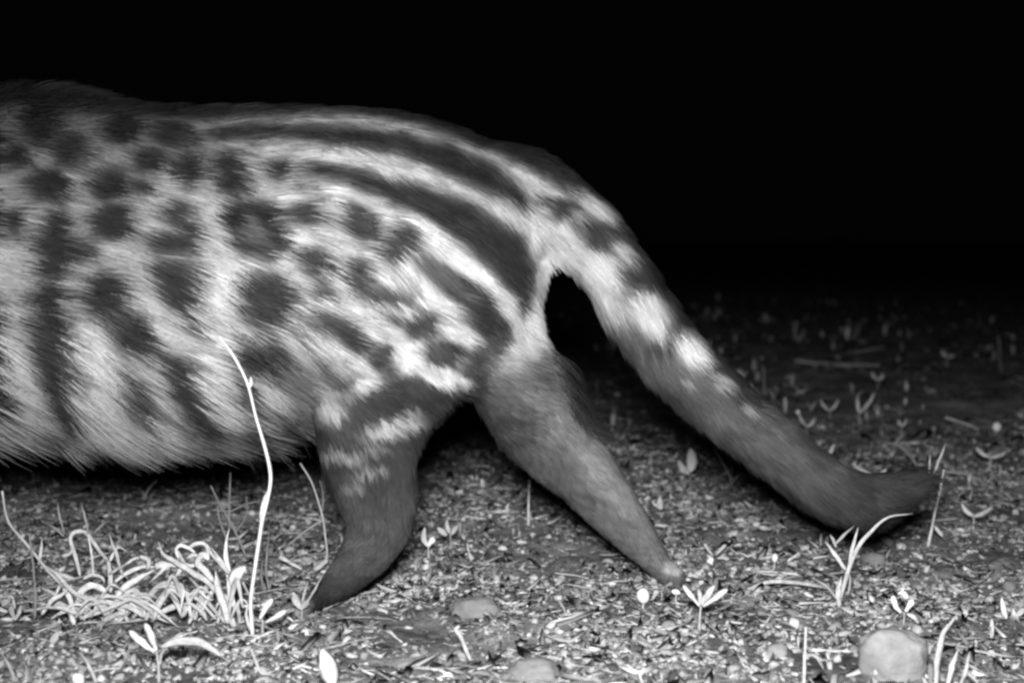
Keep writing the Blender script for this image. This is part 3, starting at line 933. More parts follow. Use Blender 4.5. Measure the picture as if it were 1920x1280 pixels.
plant('fallen_leaf', 'rounded tip of a pale leaf at the bottom edge under the left seedling', 'fallen leaf', (146, 1300), [
    ('leaf', [(146, 1305), (146, 1280), (145, 1262)], 26, 'club', M_LEAF)], lean=.1)
plant('fallen_leaf', 'small pale oval leaf lying on the soil below the left tussock', 'fallen leaf', (100, 1205), [
    ('leaf', [(96, 1206), (102, 1195), (110, 1184)], 17, 'leaf', M_BLADE)], lean=.1)
plant('grass_shoot', 'pair of thin dull blades in the bottom left corner', 'grass shoot', (20, 1278), [
    ('blade', [(28, 1275), (18, 1250), (4, 1225)], 8, 'blade', M_DRY), ('blade', [(48, 1272), (50, 1250), (58, 1225)], 9, 'blade', M_DRY)])
plant('grass_shoot', 'dull slanting blade at the bottom, left of the seedling with the long leaf', 'grass shoot', (180, 1285), [
    ('blade', [(182, 1284), (168, 1250), (148, 1220)], 8, 'blade', M_DRY)])
plant('seedling', 'tiny cup shaped sprout at the left edge above the long lying blade', 'seedling', (28, 1164), [
    ('leaf', [(28, 1160), (22, 1148), (20, 1136)], 14, 'club', M_DRY), ('leaf', [(30, 1160), (36, 1148), (40, 1134)], 8, 'leaf', M_DRY),
    ('blade', [(28, 1140), (24, 1118)], 6, 'blade', M_DRY)], lean=.1)
plant('twig', 'pale straight twig lying level below the right tussock', 'twig', (405, 1180), [
    ('twig', [(375, 1180), (405, 1181), (440, 1179)], 6, 'twig', M_LEAF, 0, 0)])
plant('twig', 'short pale twig lying level left of the other one below the tussocks', 'twig', (305, 1180), [
    ('twig', [(285, 1178), (318, 1180)], 6, 'twig', M_LEAF, 0, 0)])
plant('grass_shoot', 'pale bent blade lying on the soil below the tussocks, right of the long leaf', 'grass shoot', (480, 1258), [
    ('blade', [(470, 1215), (480, 1240), (492, 1262), (520, 1255)], 8, 'blade', M_DRY)], lean=.05)

# --- behind the tall stalk, left of the near leg
plant('dry_stem', 'thin bent dry stem with side twigs left of the near hind leg', 'dry stem', (590, 1078), [
    ('stem', [(588, 1068), (612, 1046), (609, 1000), (600, 950), (585, 905), (563, 868)], 6, 'stem', M_DRY),
    ('side_twig', [(604, 975), (572, 995), (540, 1022)], 6, 'stem', M_DIM),
    ('side_twig', [(604, 960), (606, 930), (600, 900)], 4, 'stem', M_DIM),
    ('stub', [(588, 1068), (600, 1060), (614, 1048)], 11, 'club', M_DRY)], lean=.12)
plant('twig', 'short thick pale twig leaning left of the foot of the bent dry stem', 'twig', (545, 1070), [
    ('twig', [(524, 1043), (545, 1055), (565, 1066)], 10, 'twig', M_LEAF)], lean=.1)
plant('twig', 'stubby pale twig on the soil just left of the near hind foot', 'twig', (528, 1095), [
    ('twig', [(516, 1091), (528, 1087), (540, 1079)], 9, 'twig', M_DRY)], lean=.05)
plant('grass_shoot', 'dull upright blade close behind the lower part of the tall stalk', 'grass shoot', (500, 1110), [
    ('blade', [(504, 1105), (500, 1060), (505, 985)], 6, 'blade', M_DIM), ('blade', [(495, 1108), (490, 1080), (492, 1050)], 6, 'blade', M_DIM)])
plant('dry_stem', 'tangle of thin dim stems behind the right tussock under the belly', 'dry stem', (462, 1060), [
    ('stem', [(462, 1045), (448, 1010), (432, 980), (415, 950), (395, 910)], 6, 'stem', M_DIM),
    ('stem', [(430, 990), (430, 940), (432, 885)], 5, 'stem', M_DIM),
    ('stem', [(425, 1010), (412, 975), (408, 950)], 5, 'stem', M_DIM),
    ('stem', [(440, 1000), (462, 965), (462, 930)], 5, 'stem', M_DIM),
    ('stem', [(400, 955), (430, 958), (460, 945), (490, 938)], 5, 'stem', M_DIM)])
plant('dry_stem', 'short pale slanting stem with a round seed lying under the middle of the belly', 'dry stem', (275, 948), [
    ('stem', [(268, 935), (280, 915), (294, 900)], 7, 'stem', M_DRY), ('stem', [(268, 935), (290, 938), (306, 940)], 7, 'stem', M_DIM),
    ('seed', [(306, 936), (314, 938), (324, 938)], 18, 'club', M_DIM)], lean=.1)
plant('seedling', 'dim sprout with a small bud between the tall stalk and the bent dry stem', 'seedling', (553, 905), [
    ('stem', [(555, 905), (552, 880)], 4, 'stem', M_DIM), ('bud', [(551, 885), (549, 876), (549, 868)], 11, 'club', M_LEAF)])

# --- between the hind legs
plant('seedling', 'bright pointed seedling just right of the near hind foot ankle', 'seedling', (804, 1048), [
    ('stem', [(804, 1046), (803, 1022)], 6, 'stem', M_BLADE), ('leaf', [(802, 1024), (794, 1008), (797, 988)], 12, 'leaf', M_SEED),
    ('leaf', [(802, 1024), (808, 1014), (814, 1008)], 15, 'club', M_SEED)], lean=.1)
plant('seedling', 'small ragged sprout right of the bright pointed seedling between the hind legs', 'seedling', (845, 1030), [
    ('leaf', [(838, 1003), (828, 996), (820, 988)], 12, 'leaf', M_LEAF), ('leaf', [(842, 1000), (838, 985), (838, 974)], 9, 'leaf', M_BLADE),
    ('leaf', [(846, 1002), (852, 992), (858, 984)], 10, 'leaf', M_BLADE), ('stem', [(846, 1030), (844, 1000)], 5, 'stem', M_DRY)], lean=.1)
plant('grass_stalk', 'thin straight upright stalk between the hind legs', 'grass stalk', (991, 985), [
    ('stem', [(991, 984), (991, 940), (993, 895)], 7, 'stem', M_LEAF)], lean=.1)
plant('twig', 'pale hooked twig standing below the flat stone, bottom middle', 'twig', (884, 1245), [
    ('twig', [(884, 1242), (873, 1215), (862, 1190), (854, 1180), (862, 1172)], 8, 'club', M_BLADE)], lean=.1)
plant('seedling', 'tiny pale hook shaped sprout right of the ragged sprout between the hind legs', 'seedling', (885, 1050), [
    ('stem', [(884, 1048), (878, 1030), (876, 1018)], 6, 'stem', M_BLADE), ('bud', [(880, 1038), (884, 1046), (888, 1050)], 10, 'club', M_LEAF)], lean=.1)
for (a, b_, w, h, lab) in [
        (975, 1018, 26, 9, 'pale leaf scrap lying left of the upright stalk foot, between the hind legs'), (943, 1030, 18, 14, 'rounded pale leaf scrap, left of the longer scrap between the hind legs'),
        (1020, 1062, 28, 7, 'narrow level pale leaf scrap close under the far hind shin'), (925, 1062, 16, 12, 'small bright leaf scrap midway between the hind legs'),
        (1035, 1106, 22, 10, 'pale leaf scrap left of the far hind toes'), (1010, 1158, 30, 9, 'bright oblong leaf scrap right of the flat grey stone'),
        (765, 1178, 22, 8, 'bright leaf scrap left of and below the flat grey stone'), (720, 1136, 24, 7, 'thin pale leaf scrap just behind the near hind foot'),
        (842, 1105, 30, 9, 'pale long leaf scrap above the left end of the flat grey stone'), (895, 1102, 34, 8, 'pale long leaf scrap right above the flat grey stone')]:
    plant('leaf_scrap', lab, 'leaf scrap', (a, b_), [('leaf', [(a - w / 2, b_ + random.uniform(-3, 3)), (a, b_ - 2), (a + w / 2, b_ + random.uniform(-3, 3))], h, 'leaf', random.choice([M_LEAF, M_BLADE]), 0, 0)], group='dead leaf scraps between the hind feet')

# --- right of the far leg
plant('seedling', 'seedling with one bright pointed leaf between far hind leg and tail', 'seedling', (1295, 905), [
    ('leaf', [(1294, 884), (1297, 862), (1294, 840)], 23, 'leaf', M_SEED), ('leaf', [(1293, 888), (1280, 878), (1272, 862)], 15, 'leaf', M_BLADE),
    ('stem', [(1296, 915), (1294, 884)], 4, 'stem', M_DIM)], lean=.1)
plant('dry_stem', 'forked thin dim stems standing just under the tail, right of the bright pointed leaf', 'dry stem', (1373, 905), [
    ('stem', [(1373, 905), (1362, 880), (1340, 842)], 6, 'stem', M_DRY), ('stem', [(1373, 905), (1370, 870), (1368, 845)], 4, 'stem', M_DIM),
    ('stem', [(1375, 900), (1392, 888), (1412, 898)], 7, 'twig', M_DRY)])
plant('twig', 'bright level twig on the soil right of the far hind leg', 'twig', (1275, 955), [
    ('twig', [(1248, 956), (1275, 955), (1302, 951)], 7, 'twig', M_LEAF, 0, 0)])
plant('seedling', 'small pointed sprout at the left end of the bright level twig', 'seedling', (1240, 958), [
    ('leaf', [(1240, 955), (1238, 942), (1238, 930)], 13, 'leaf', M_LEAF), ('blade', [(1240, 955), (1228, 945), (1222, 938)], 6, 'blade')], lean=.1)
plant('twig', 'thin dim twig lying level right of the far hind knee', 'twig', (1175, 842), [
    ('twig', [(1143, 846), (1175, 840), (1208, 830)], 6, 'twig', M_DRY, 0, .02), ('knob', [(1186, 838), (1194, 834)], 9, 'club', M_DRY, 0, 0)])
plant('twig', 'pale narrow twig lying under the tail with a dark gap below it', 'twig', (1360, 978), [
    ('twig', [(1320, 981), (1365, 978), (1405, 977)], 6, 'twig', M_BLADE, 0, 0), ('knob', [(1378, 976), (1388, 974), (1396, 977)], 9, 'club', M_LEAF, -.002, -.002)])
plant('seedling', 'star shaped seedling with five blunt leaves right of the far hind toes', 'seedling', (1340, 1058), [
    ('leaf', [(1338, 1042), (1328, 1030), (1321, 1018)], 8, 'club', M_BLADE), ('leaf', [(1342, 1040), (1352, 1030), (1362, 1020)], 9, 'club', M_BLADE),
    ('leaf', [(1336, 1046), (1326, 1042)], 9, 'club', M_BLADE), ('leaf', [(1345, 1046), (1358, 1046), (1368, 1050)], 9, 'club', M_BLADE),
    ('leaf', [(1336, 1045), (1330, 1056), (1338, 1062)], 14, 'leaf', M_SEED)], lean=.1)
plant('seedling', 'forked seedling with a clear stem and three long blunt leaves, below the far hind foot', 'seedling', (1311, 1184), [
    ('stem', [(1311, 1184), (1312, 1160), (1314, 1136)], 8, 'stem', M_BLADE), ('leaf', [(1312, 1136), (1297, 1118), (1281, 1097)], 10, 'club', M_LEAF),
    ('leaf', [(1314, 1134), (1326, 1116), (1340, 1097)], 15, 'leaf', M_LEAF), ('leaf', [(1318, 1136), (1340, 1121), (1364, 1104)], 13, 'club', M_LEAF),
    ('leaf', [(1312, 1132), (1312, 1118), (1310, 1106)], 10, 'club', M_BLADE)], lean=.1)
plant('twig', 'short bright twig lying above the forked seedling', 'twig', (1308, 1096), [('twig', [(1297, 1098), (1308, 1094), (1320, 1089)], 9, 'club', M_LEAF, 0, 0)])
plant('seedling', 'sprout with a rounded bright head below the far hind toes', 'seedling', (1206, 1145), [
    ('bud', [(1208, 1131), (1206, 1116), (1205, 1102)], 27, 'club', M_SEED), ('stem', [(1204, 1146), (1207, 1126)], 8, 'stem', M_BLADE),
    ('leaf', [(1224, 1122), (1230, 1112), (1234, 1106)], 14, 'club', M_BLADE), ('leaf', [(1200, 1146), (1188, 1146), (1178, 1148)], 12, 'leaf', M_BLADE)], lean=.05)
plant('seedling', 'tiny sprout with one bright bent leaf right under the far hind toes', 'seedling', (1267, 1130), [
    ('leaf', [(1260, 1107), (1268, 1110), (1276, 1112)], 13, 'leaf', M_SEED), ('stem', [(1267, 1130), (1268, 1112)], 6, 'stem', M_DRY)], lean=.05)
plant('seedling', 'sprout with a small bright round bud, left of the forked tuft', 'seedling', (1452, 1066), [
    ('bud', [(1452, 1054), (1453, 1045), (1454, 1037)], 13, 'club', M_SEED), ('stem', [(1452, 1066), (1452, 1052)], 5, 'stem', M_BLADE)], lean=.05)
plant('grass_tuft', 'pale forked tuft with one long blade arching right, below the bend of the tail', 'grass tuft', (1576, 1140), [
    ('blade', [(1574, 1138), (1582, 1095), (1598, 1045), (1625, 1000), (1662, 972), (1712, 962)], 10, 'blade', M_LEAF),
    ('blade', [(1590, 1070), (1598, 1030), (1609, 988)], 8, 'blade', M_LEAF), ('blade', [(1586, 1068), (1568, 1042), (1547, 1014)], 9, 'blade', M_LEAF),
    ('blade', [(1566, 1020), (1580, 1005), (1602, 985)], 6, 'blade', M_DRY), ('blade', [(1568, 1025), (1562, 1010), (1556, 1002)], 8, 'blade', M_DRY),
    ('blade', [(1570, 1125), (1550, 1098), (1520, 1082)], 6, 'blade', M_DRY), ('blade', [(1590, 1115), (1594, 1090), (1592, 1065)], 5, 'blade', M_DRY),
    ('blade', [(1574, 1140), (1572, 1110), (1578, 1080)], 12, 'blade', M_LEAF)])
plant('fallen_grass', 'long pale fallen blade arched on the soil left of the forked tuft', 'fallen grass', (1470, 1108), [
    ('blade', [(1378, 1132), (1398, 1108), (1440, 1090), (1490, 1092), (1555, 1102)], 8, 'club', M_BLADE)], lean=.05)
plant('grass_tuft', 'three thin upright blades standing at the tip of the tail', 'grass tuft', (1740, 1030), [
    ('blade', [(1740, 1025), (1748, 985), (1760, 930), (1770, 880)], 7, 'stem', M_LEAF),
    ('blade', [(1744, 945), (1742, 900), (1744, 850)], 7, 'blade', M_DRY, 0, 0), ('blade', [(1750, 890), (1762, 860), (1774, 830)], 6, 'blade', M_DRY),
    ('blade', [(1752, 985), (1760, 995), (1768, 1006)], 8, 'leaf', M_LEAF)], lean=.1)
plant('grass_shoot', 'dim blade arching over to the right just above the tip of the tail', 'grass shoot', (1722, 886), [
    ('blade', [(1724, 884), (1710, 858), (1685, 835), (1640, 826)], 6, 'blade', M_DIM)], lean=.1)
plant('white_seed', 'bright white round seed head at the right edge above the tail tip', 'seed head', (1866, 815), [
    ('head', [(1869, 809), (1869, 800), (1869, 791)], 18, 'club', M_SEED), ('stem', [(1864, 816), (1868, 806)], 4, 'stem', M_DRY)], lean=.02)
plant('twig', 'thin pale twig slanting down to the right beside the white seed head', 'twig', (1815, 805), [
    ('twig', [(1772, 782), (1795, 789), (1830, 803), (1862, 826)], 6, 'twig', M_BLADE, .02, 0), ('stub', [(1826, 800), (1832, 815), (1838, 822)], 6, 'twig', M_DIM)])
FORKS = [((1513, 800), (1497, 772), (1528, 783), 4, 'small V shaped sprout with a round bud on its left arm'),
         ((1548, 856), (1538, 838), (1564, 832), 6, 'bright V shaped sprout close against the upper edge of the tail'),
         ((1556, 770), (1538, 748), (1572, 748), 4, 'dim V shaped sprout between two others right of the tail'),
         ((1640, 892), (1598, 868), (1662, 878), 6, 'V shaped sprout with one long left arm over the bend of the tail'),
         ((1691, 798), (1686, 786), (1700, 784), 4, 'small cup shaped sprout above the arching dim blade'),
         ((1826, 968), (1803, 944), (1861, 950), 8, 'clear Y shaped sprout standing right of the tail tip'),
         ((1857, 858), (1830, 838), (1888, 846), 6, 'wide Y shaped sprout at the right edge under the white seed head'),
         ((1646, 712), (1635, 696), (1656, 700), 4, 'tiny dim V shaped sprout just under the long far twig'),
         ((1776, 668), (1766, 655), (1790, 664), 4, 'tiny dim sprout far back at the right'),
         ((1612, 775), (1608, 744), (1640, 735), 5, 'thin hooked dim sprout standing right of the dim V sprout')]
for bp_, l_, r_, w_, lab in FORKS:
    parts = [('leaf', [bp_, ((bp_[0] + l_[0]) / 2 - 2, (bp_[1] + l_[1]) / 2 + 2), l_], w_ + 2, 'leaf', M_BLADE),
             ('leaf', [bp_, ((bp_[0] + r_[0]) / 2 + 2, (bp_[1] + r_[1]) / 2 + 2), r_], w_ + 2, 'leaf', M_BLADE),
             ('stem', [(bp_[0] - 1, bp_[1] + 24 * w_ / 8 + 6), bp_], w_ * .8, 'stem', M_DRY)]
    if 'bud' in lab:
        parts.append(('bud', [(1496, 776), (1496, 768)], 9, 'club', M_SEED))
    plant('seedling', lab, 'seedling', (bp_[0], bp_[1] + 24 * w_ / 8 + 6), parts, lean=.1)
plant('twig', 'long thin twig lying level far back right of the tail', 'twig', (1600, 685), [
    ('twig', [(1490, 676), (1540, 682), (1600, 685), (1706, 684)], 6, 'twig', M_DRY, 0, 0)])
plant('twig', 'short dim twig lying behind the long far one', 'twig', (1620, 660), [
    ('twig', [(1588, 661), (1620, 658), (1658, 650)], 6, 'twig', M_DIM, 0, 0)])
plant('grass_stalk', 'tiny dim upright stalk far back just right of the tail', 'grass stalk', (1491, 636), [('stem', [(1491, 636), (1491, 618), (1492, 602)], 5, 'stem', M_DRY)])
plant('grass_stalk', 'dim upright stalk against the upper edge of the tail', 'grass stalk', (1434, 742), [('stem', [(1434, 740), (1432, 710), (1431, 685)], 5, 'stem', M_DIM)])
plant('grass_stalk', 'dim leaning stalk standing far back near the right edge', 'grass stalk', (1877, 700), [('stem', [(1877, 698), (1875, 672), (1872, 630)], 5, 'stem', M_DIM)])
plant('twig', 'branching dim twig lying at the right edge below the wide Y sprout', 'twig', (1850, 892), [
    ('twig', [(1780, 884), (1815, 890), (1850, 898), (1905, 896)], 6, 'twig', M_DRY, 0, 0)])
plant('twig', 'short pale knobbly twig lying above the clear Y sprout', 'twig', (1830, 917), [
    ('twig', [(1796, 915), (1830, 916), (1862, 925)], 8, 'twig', M_DRY, 0, 0)])

# --- lower right
plant('grass_stalk', 'thin upright stalk at the bottom edge, left of the big pale stone', 'grass stalk', (1508, 1290), [
    ('stem', [(1507, 1290), (1509, 1230), (1511, 1175)], 10, 'stem', M_LEAF), ('side_blade', [(1510, 1228), (1530, 1230), (1545, 1255)], 7, 'blade', M_BLADE)], lean=.1)
plant('twig', 'bright level twig lying between the thin stalk and the big pale stone', 'twig', (1568, 1222), [
    ('twig', [(1522, 1218), (1568, 1220), (1614, 1223)], 8, 'twig', M_LEAF, 0, 0)])
plant('twig', 'bright short twig lying on the soil above the thin stalk at the bottom', 'twig', (1450, 1174), [
    ('twig', [(1425, 1172), (1450, 1174), (1475, 1176)], 8, 'twig', M_LEAF, 0, 0)])
plant('grass_tuft', 'tuft of stout pale blades at the bottom edge right of the big pale stone', 'grass tuft', (1770, 1296), [
    ('blade', [(1755, 1295), (1758, 1240), (1772, 1185), (1797, 1148)], 14, 'blade', M_LEAF), ('blade', [(1775, 1295), (1785, 1250), (1797, 1215)], 12, 'blade', M_LEAF),
    ('blade', [(1800, 1285), (1812, 1250), (1818, 1220)], 8, 'blade', M_BLADE), ('blade', [(1835, 1280), (1815, 1262), (1800, 1255)], 8, 'blade', M_BLADE),
    ('blade', [(1768, 1210), (1756, 1208)], 6, 'blade', M_LEAF)], lean=.15)
plant('seedling', 'small plant with three plump white leaves, above the big pale stone', 'seedling', (1700, 1172), [
    ('leaf', [(1690, 1148), (1680, 1135), (1674, 1116)], 14, 'club', M_SEED), ('leaf', [(1684, 1112), (1694, 1112), (1702, 1122)], 13, 'club', M_SEED),
    ('leaf', [(1698, 1146), (1706, 1134), (1712, 1124)], 14, 'club', M_SEED), ('leaf', [(1700, 1150), (1714, 1156), (1722, 1168)], 10, 'leaf', M_LEAF),
    ('stem', [(1694, 1172), (1696, 1148)], 6, 'stem'), ('leaf', [(1706, 1188), (1706, 1174)], 10, 'leaf', M_LEAF)], lean=.1)
plant('pebble', 'small bright white pebble just right of the plant with plump white leaves', 'pebble', (1745, 1172), [
    ('pebble', [(1741, 1171), (1745, 1166), (1750, 1161)], 12, 'club', M_SEED)], lean=.02)
plant('seedling', 'seedling with a pointed left leaf and a long right leaf at the right edge', 'seedling', (1886, 1165), [
    ('leaf', [(1888, 1160), (1882, 1142), (1878, 1120)], 12, 'leaf', M_SEED), ('leaf', [(1890, 1160), (1908, 1152), (1922, 1140)], 12, 'club', M_LEAF), ('stem', [(1888, 1180), (1888, 1160)], 6, 'stem')], lean=.1)
plant('twig', 'long pale twig slanting down left across the soil at the right side', 'twig', (1835, 1120), [
    ('twig', [(1775, 1128), (1830, 1120), (1880, 1106)], 8, 'twig', M_BLADE, 0, .01), ('chip', [(1790, 1135), (1802, 1134), (1812, 1135)], 13, 'club', M_LEAF, -.004, -.004)])
plant('seed_pod', 'round dull seed pod at the upper end of the long slanting twig on the right', 'seed pod', (1892, 1108), [
    ('pod', [(1880, 1100), (1892, 1099), (1906, 1100)], 26, 'club', M_DIM)], lean=.02)


# --- stones
def stone(name, label, px, py, w, h, mat, seed, sink=.25, cat='stone', group=None, flat=1.0, depth=.7):
    """px,py: pixel of the middle of its foot; w,h: pixels."""
    g = ground_at(px, py)
    k = g[1] / FPX
    rng = np.random.default_rng(seed)
    import bmesh
    bm = bmesh.new()
    bmesh.ops.create_icosphere(bm, subdivisions=4 if w > 60 else 3, radius=1)
    v = np.array([q.co[:] for q in bm.verts])
    n = 1 + .26 * fbm(v[:, 0] * 1.2 + seed, v[:, 1] * 1.2, v[:, 2] * 1.2, 3) + .10 * perlin(v[:, 0] * 5 + seed, v[:, 1] * 5, v[:, 2] * 5)
    # squarish section, like a worn cobble
    v = np.sign(v) * np.abs(v) ** .82
    v = v * n[:, None]
    hh = h * k / (1 - sink * .9)
    v = v * np.array((w * k / 2, w * k / 2 * depth, hh / 2))
    v[:, 2] += hh / 2 - sink * hh
    v[:, 1] += w * k / 2 * depth * .8
    for q, c in zip(bm.verts, v):
        q.co = c
    me = bpy.data.meshes.new(name); bm.to_mesh(me); bm.free()
    me.materials.append(mat)
    me.polygons.foreach_set('use_smooth', np.ones(len(me.polygons), bool))
    return link(name, me, loc=g, label=label, category=cat, group=group)


stone('stone', 'big pale rounded stone at the bottom edge, lower right', 1682, 1276, 134, 96, M_STONE, 3, .2, depth=.6)
stone('stone', 'flat grey stone lying between the hind feet', 890, 1156, 96, 36, M_STONE2, 11, .4, depth=.6)
stone('stone', 'low pale stone half sunk at the bottom edge, right of the hooked twig', 1000, 1276, 100, 38, M_STONE2, 17, .45, depth=.6)
stone('stone', 'small dull grey stone left of the thin stalk at the bottom right', 1460, 1232, 44, 24, M_STONE, 23, .3)
stone('stone', 'dull grey stone right of the forked tuft of arching blades', 1640, 1062, 48, 26, M_STONE2, 29, .3)
for k, (a, b_, w, h, lab) in enumerate([
        (1690, 1118, 0, 0, ''), (1285, 1190, 16, 12, 'small pale pebble left of the stem of the forked seedling'), (1390, 1210, 14, 12, 'small pale pebble below and right of the forked seedling'),
        (1860, 1232, 15, 14, 'bright pebble near the right edge, right of the stout blades'), (1905, 1258, 16, 14, 'pale pebble in the bottom right corner'),
        (1490, 1178, 22, 20, 'plump pale pebble right of the bright short twig'), (1570, 1240, 16, 12, 'small pebble under the bright level twig'), (105, 912, 9, 8, 'tiny bright pebble under the belly at the far left'),
        (1157, 744, 9, 8, 'tiny pale pebble seen in the gap between far hind leg and tail'), (1905, 965, 12, 11, 'small pale pebble at the right edge beside the clear Y sprout'),
        (572, 1190, 14, 12, 'small bright pebble right below the near hind toes')]):
    if w:
        stone('pebble', lab, a, b_, w, h, M_LEAF if 'bright' in lab else M_BLADE, 40 + k, .2, 'pebble')

# ------------------------------------------------------------------ litter on the ground
ico_v = []
ph_ = (1 + 5 ** .5) / 2
for s1_ in (-1, 1):
    for s2_ in (-1, 1):
        ico_v += [(0, s1_, s2_ * ph_), (s1_, s2_ * ph_, 0), (s2_ * ph_, 0, s1_)]
ico_v = np.array(ico_v, float) / math.hypot(1, ph_)
ico_f = []
for i in range(12):
    for j in range(i + 1, 12):
        for k in range(j + 1, 12):
            d = [np.linalg.norm(ico_v[a] - ico_v[b_]) for a, b_ in ((i, j), (j, k), (i, k))]
            if max(d) < 1.2:
                nn = np.cross(ico_v[j] - ico_v[i], ico_v[k] - ico_v[i])
                ico_f.append((i, j, k) if nn @ (ico_v[i] + ico_v[j] + ico_v[k]) > 0 else (i, k, j))
ico_f = np.array(ico_f)
# curled leaf scrap with a little thickness: two skins of an uneven oval
ang = np.linspace(0, 2 * math.pi, 8, endpoint=False)
rim = np.stack([np.cos(ang), np.sin(ang) * .8, np.zeros(8)], 1)
leaf_v = np.vstack([rim, [(0, 0, .10)], [(0, 0, .0)]])
leaf_f = np.array([(i, (i + 1) % 8, 8) for i in range(8)] + [((i + 1) % 8, i, 9) for i in range(8)])
# stick: five sided bar with a kink
st = []
for x, dz in ((-1, 0), (0, .09), (1, -.02)):
    for a in range(4):
        st.append((x, math.cos(a * math.pi / 2) * .07, math.sin(a * math.pi / 2) * .07 + dz))
stick_v = np.array(st)
stick_f = []
for i in range(2):
    for j in range(4):
        a, b_, c_, d = i * 4 + j, i * 4 + (j + 1) % 4, (i + 1) * 4 + (j + 1) % 4, (i + 1) * 4 + j
        stick_f += [(a, b_, c_), (a, c_, d)]
stick_f += [(0, 2, 1), (0, 3, 2), (8, 9, 10), (8, 10, 11)]
stick_f = np.array(stick_f)


def rotations(n, tiltmax):
    yaw = RNG.random(n) * 2 * math.pi
    tx, ty = RNG.normal(size=n) * tiltmax, RNG.normal(size=n) * tiltmax
    cz, sz = np.cos(yaw), np.sin(yaw)
    z0 = np.zeros(n)
    o1 = np.ones(n)
    Rz = np.stack([np.stack([cz, -sz, z0], -1), np.stack([sz, cz, z0], -1), np.stack([z0, z0, o1], -1)], 1)
    Rx = np.stack([np.stack([o1, z0, z0], -1), np.stack([z0, np.cos(tx), -np.sin(tx)], -1), np.stack([z0, np.sin(tx), np.cos(tx)], -1)], 1)
    Ry = np.stack([np.stack([np.cos(ty), z0, np.sin(ty)], -1), np.stack([z0, o1, z0], -1), np.stack([-np.sin(ty), z0, np.cos(ty)], -1)], 1)
    return Rx @ Ry @ Rz


def scatter(n, x0, x1, y0, y1, clump=14.0, keep=.0, power=1.0):
    xs, ys = [], []
    tot = 0
    while tot < n:
        x = RNG.uniform(x0, x1, n)
        t = RNG.random(n)
        y = y0 + (y1 - y0) * (1 - np.sqrt(1 - t)) ** power
        d = 1.5 * fbm(x * clump * .5, y * clump * .8, 8.8, 2) + .35 * perlin(x * clump * 3, y * clump * 3, 2.2)
        ok = RNG.random(n) < np.clip(.5 + 1.7 * (d - keep), .07 if keep < .2 else .0, 1)
        xs.append(x[ok]); ys.append(y[ok]); tot += ok.sum()
    return np.concatenate(xs)[:n], np.concatenate(ys)[:n]


def litter(name, tmpl, faces, n, box, size, aspect, tilt, tones, label, lift=.3, clump=14, keep=0, noise=.25, power=1.0, smooth=False):
    x, y = scatter(n, *box, clump=clump, keep=keep, power=power)
    s = size[0] * np.exp(RNG.normal(size=n) * size[1])
    s = np.minimum(s, size[0] * 2.4)
    S = np.stack([s * RNG.uniform(*aspect[0], n), s * RNG.uniform(*aspect[1], n), s * RNG.uniform(*aspect[2], n)], 1)
    R = rotations(n, tilt)
    T = tmpl[None] * (1 + (.38 if tmpl is ico_v else noise) * RNG.normal(size=(n, len(tmpl), 1)))
    if tmpl is leaf_v:
        T = T.copy()
        curl = RNG.uniform(-.2, .7, (n, 1))
        T[:, :, 2] += curl * T[:, :, 0] ** 2 + RNG.normal(size=(n, len(tmpl))) * .10
        T[:, 9] = T[:, 8] - np.array((0, 0, .04))
    V = np.einsum('nij,nkj->nki', R, T * S[:, None])
    z = ground_z(x, y) + s * lift * .5 * RNG.uniform(.3, 1.3, n)
    V = V + np.stack([x, y, z], 1)[:, None]
    F = (faces[None] + (np.arange(n) * len(tmpl))[:, None, None]).reshape(-1, 3)
    tn = RNG.choice(tones[0], size=n, p=tones[1]) * RNG.uniform(.75, 1.25, n)
    me = mesh_from(name, V.reshape(-1, 3), F, M_LITTER, smooth, np.repeat(tn, len(tmpl)))
    return link(name, me, kind='stuff', label=label)


NEARBOX = (-.95, .95, .88, 2.3)
MIDBOX = (-2.2, 2.4, 2.3, 5.2)
FARBOX = (-5, 5, 5.2, 12)
TL = ([.16, .32, .52, .80], [.18, .30, .30, .22])
TC = ([.10, .22, .36, .6], [.28, .35, .27, .10])
TM = ([.06, .11, .19, .36], [.35, .35, .22, .08])
NEARBOX = (-.95, .95, .88, 2.5)
MIDBOX = (-3.4, 3.6, 1.9, 9.5)
litter('leaf_litter', leaf_v, leaf_f, 22000, NEARBOX, (.0036, .5), ((1.1, 2.4), (.35, .8), (.6, 1.2)), .20, TL, 'leaf crumbs scattered on the soil', .3, power=1.0)
litter('leaf_litter', leaf_v, leaf_f, 9000, MIDBOX, (.0060, .5), ((1.1, 2.2), (.35, .8), (.6, 1.2)), .3, TM, 'leaf crumbs scattered further back', .3, power=1.15)
litter('soil_crumbs', ico_v, ico_f, 22000, NEARBOX, (.0021, .45), ((.8, 1.9), (.6, 1.3), (.4, .9)), .5, TC, 'crumbs of earth and grit', .2, clump=20, keep=-.15, power=1.0)
litter('soil_crumbs', ico_v, ico_f, 7000, MIDBOX, (.0050, .5), ((.7, 1.5), (.6, 1.2), (.45, .9)), .5, TM, 'crumbs of earth further back', .2, clump=20, keep=-.12, power=1.15)
litter('pale_growth', ico_v, ico_f, 16000, NEARBOX, (.0017, .4), ((.8, 1.8), (.7, 1.3), (.6, 1.2)), .5, ([.36, .5, .66], [.4, .35, .25]), 'pale matted growth in patches on the near soil', .4, clump=8, keep=.22, power=1.25)
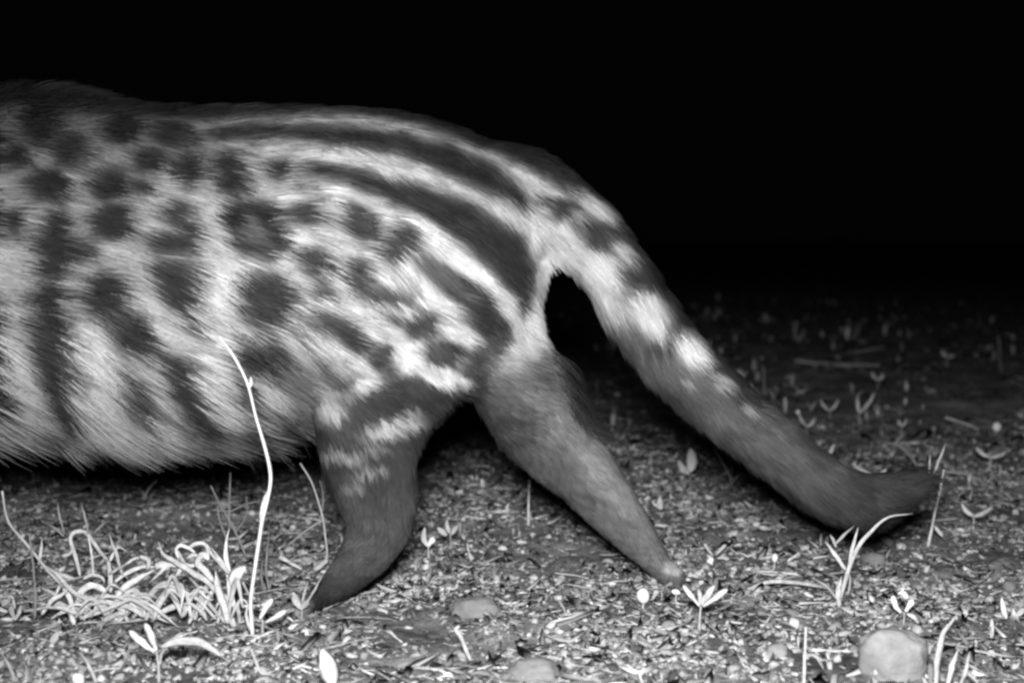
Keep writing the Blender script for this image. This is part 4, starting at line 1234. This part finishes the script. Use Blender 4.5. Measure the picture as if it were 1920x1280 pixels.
litter('twig_litter', stick_v, stick_f, 3800, NEARBOX, (.0060, .5), ((.8, 1.9), (.6, 1.3), (.6, 1.3)), .14, ([.3, .45, .65, .8], [.3, .3, .25, .15]), 'tiny straws and twig bits on the soil', .35, power=1.0)
litter('twig_litter', stick_v, stick_f, 1500, MIDBOX, (.010, .5), ((.8, 1.6), (.6, 1.2), (.6, 1.2)), .25, ([.15, .3, .5], [.5, .35, .15]), 'tiny straws and twig bits further back', .35, power=1.15)


# tiny sprouts and grass tips that nobody could count
def sprouts(name, n, box, h, label, seed):
    rng = np.random.default_rng(seed)
    x, y = scatter(n, *box, clump=9, keep=.02)
    V, F, tn, off = [], [], [], 0
    zz = ground_z(x, y)
    for i in range(n):
        k = rng.integers(1, 4)
        hh = h * math.exp(rng.normal() * .4)
        az = rng.random() * 6.28
        tone = rng.choice([.3, .5, .75], p=[.4, .35, .25])
        for j in range(k):
            a = az + j * 2.4 + rng.normal() * .3
            out = rng.uniform(.15, .9)
            dx, dy = math.cos(a), math.sin(a)
            w = hh * rng.uniform(.05, .16)
            sx, sy = -dy * w, dx * w
            prof_ = [(0, 0, .6), (.45, .5, 1), (.8, .85, .75), (1, 1 - .3 * rng.random(), .05)]
            for (s, z_, ww) in prof_:
                ox = dx * hh * out * s * s; oy = dy * hh * out * s * s
                V.append((x[i] + ox + sx * ww, y[i] + oy + sy * ww, zz[i] + hh * z_ * (1.1 - .5 * out)))
                V.append((x[i] + ox - sx * ww, y[i] + oy - sy * ww, zz[i] + hh * z_ * (1.1 - .5 * out) + w * .3 * ww))
                tn += [tone, tone]
            for q in range(3):
                b0 = off + q * 2
                F += [(b0, b0 + 1, b0 + 3, b0 + 2)]
            off += 8
    me = mesh_from(name, np.array(V), np.array(F), M_LITTER, False, np.array(tn))
    return link(name, me, kind='stuff', label=label)


sprouts('ground_sprouts', 1100, (-.95, .95, .9, 2.7), .008, 'tiny sprouts dotting the near soil', 5)
sprouts('ground_sprouts', 600, (-2.6, 2.8, 1.9, 8.0), .022, 'tiny sprouts dotting the soil further back', 6)
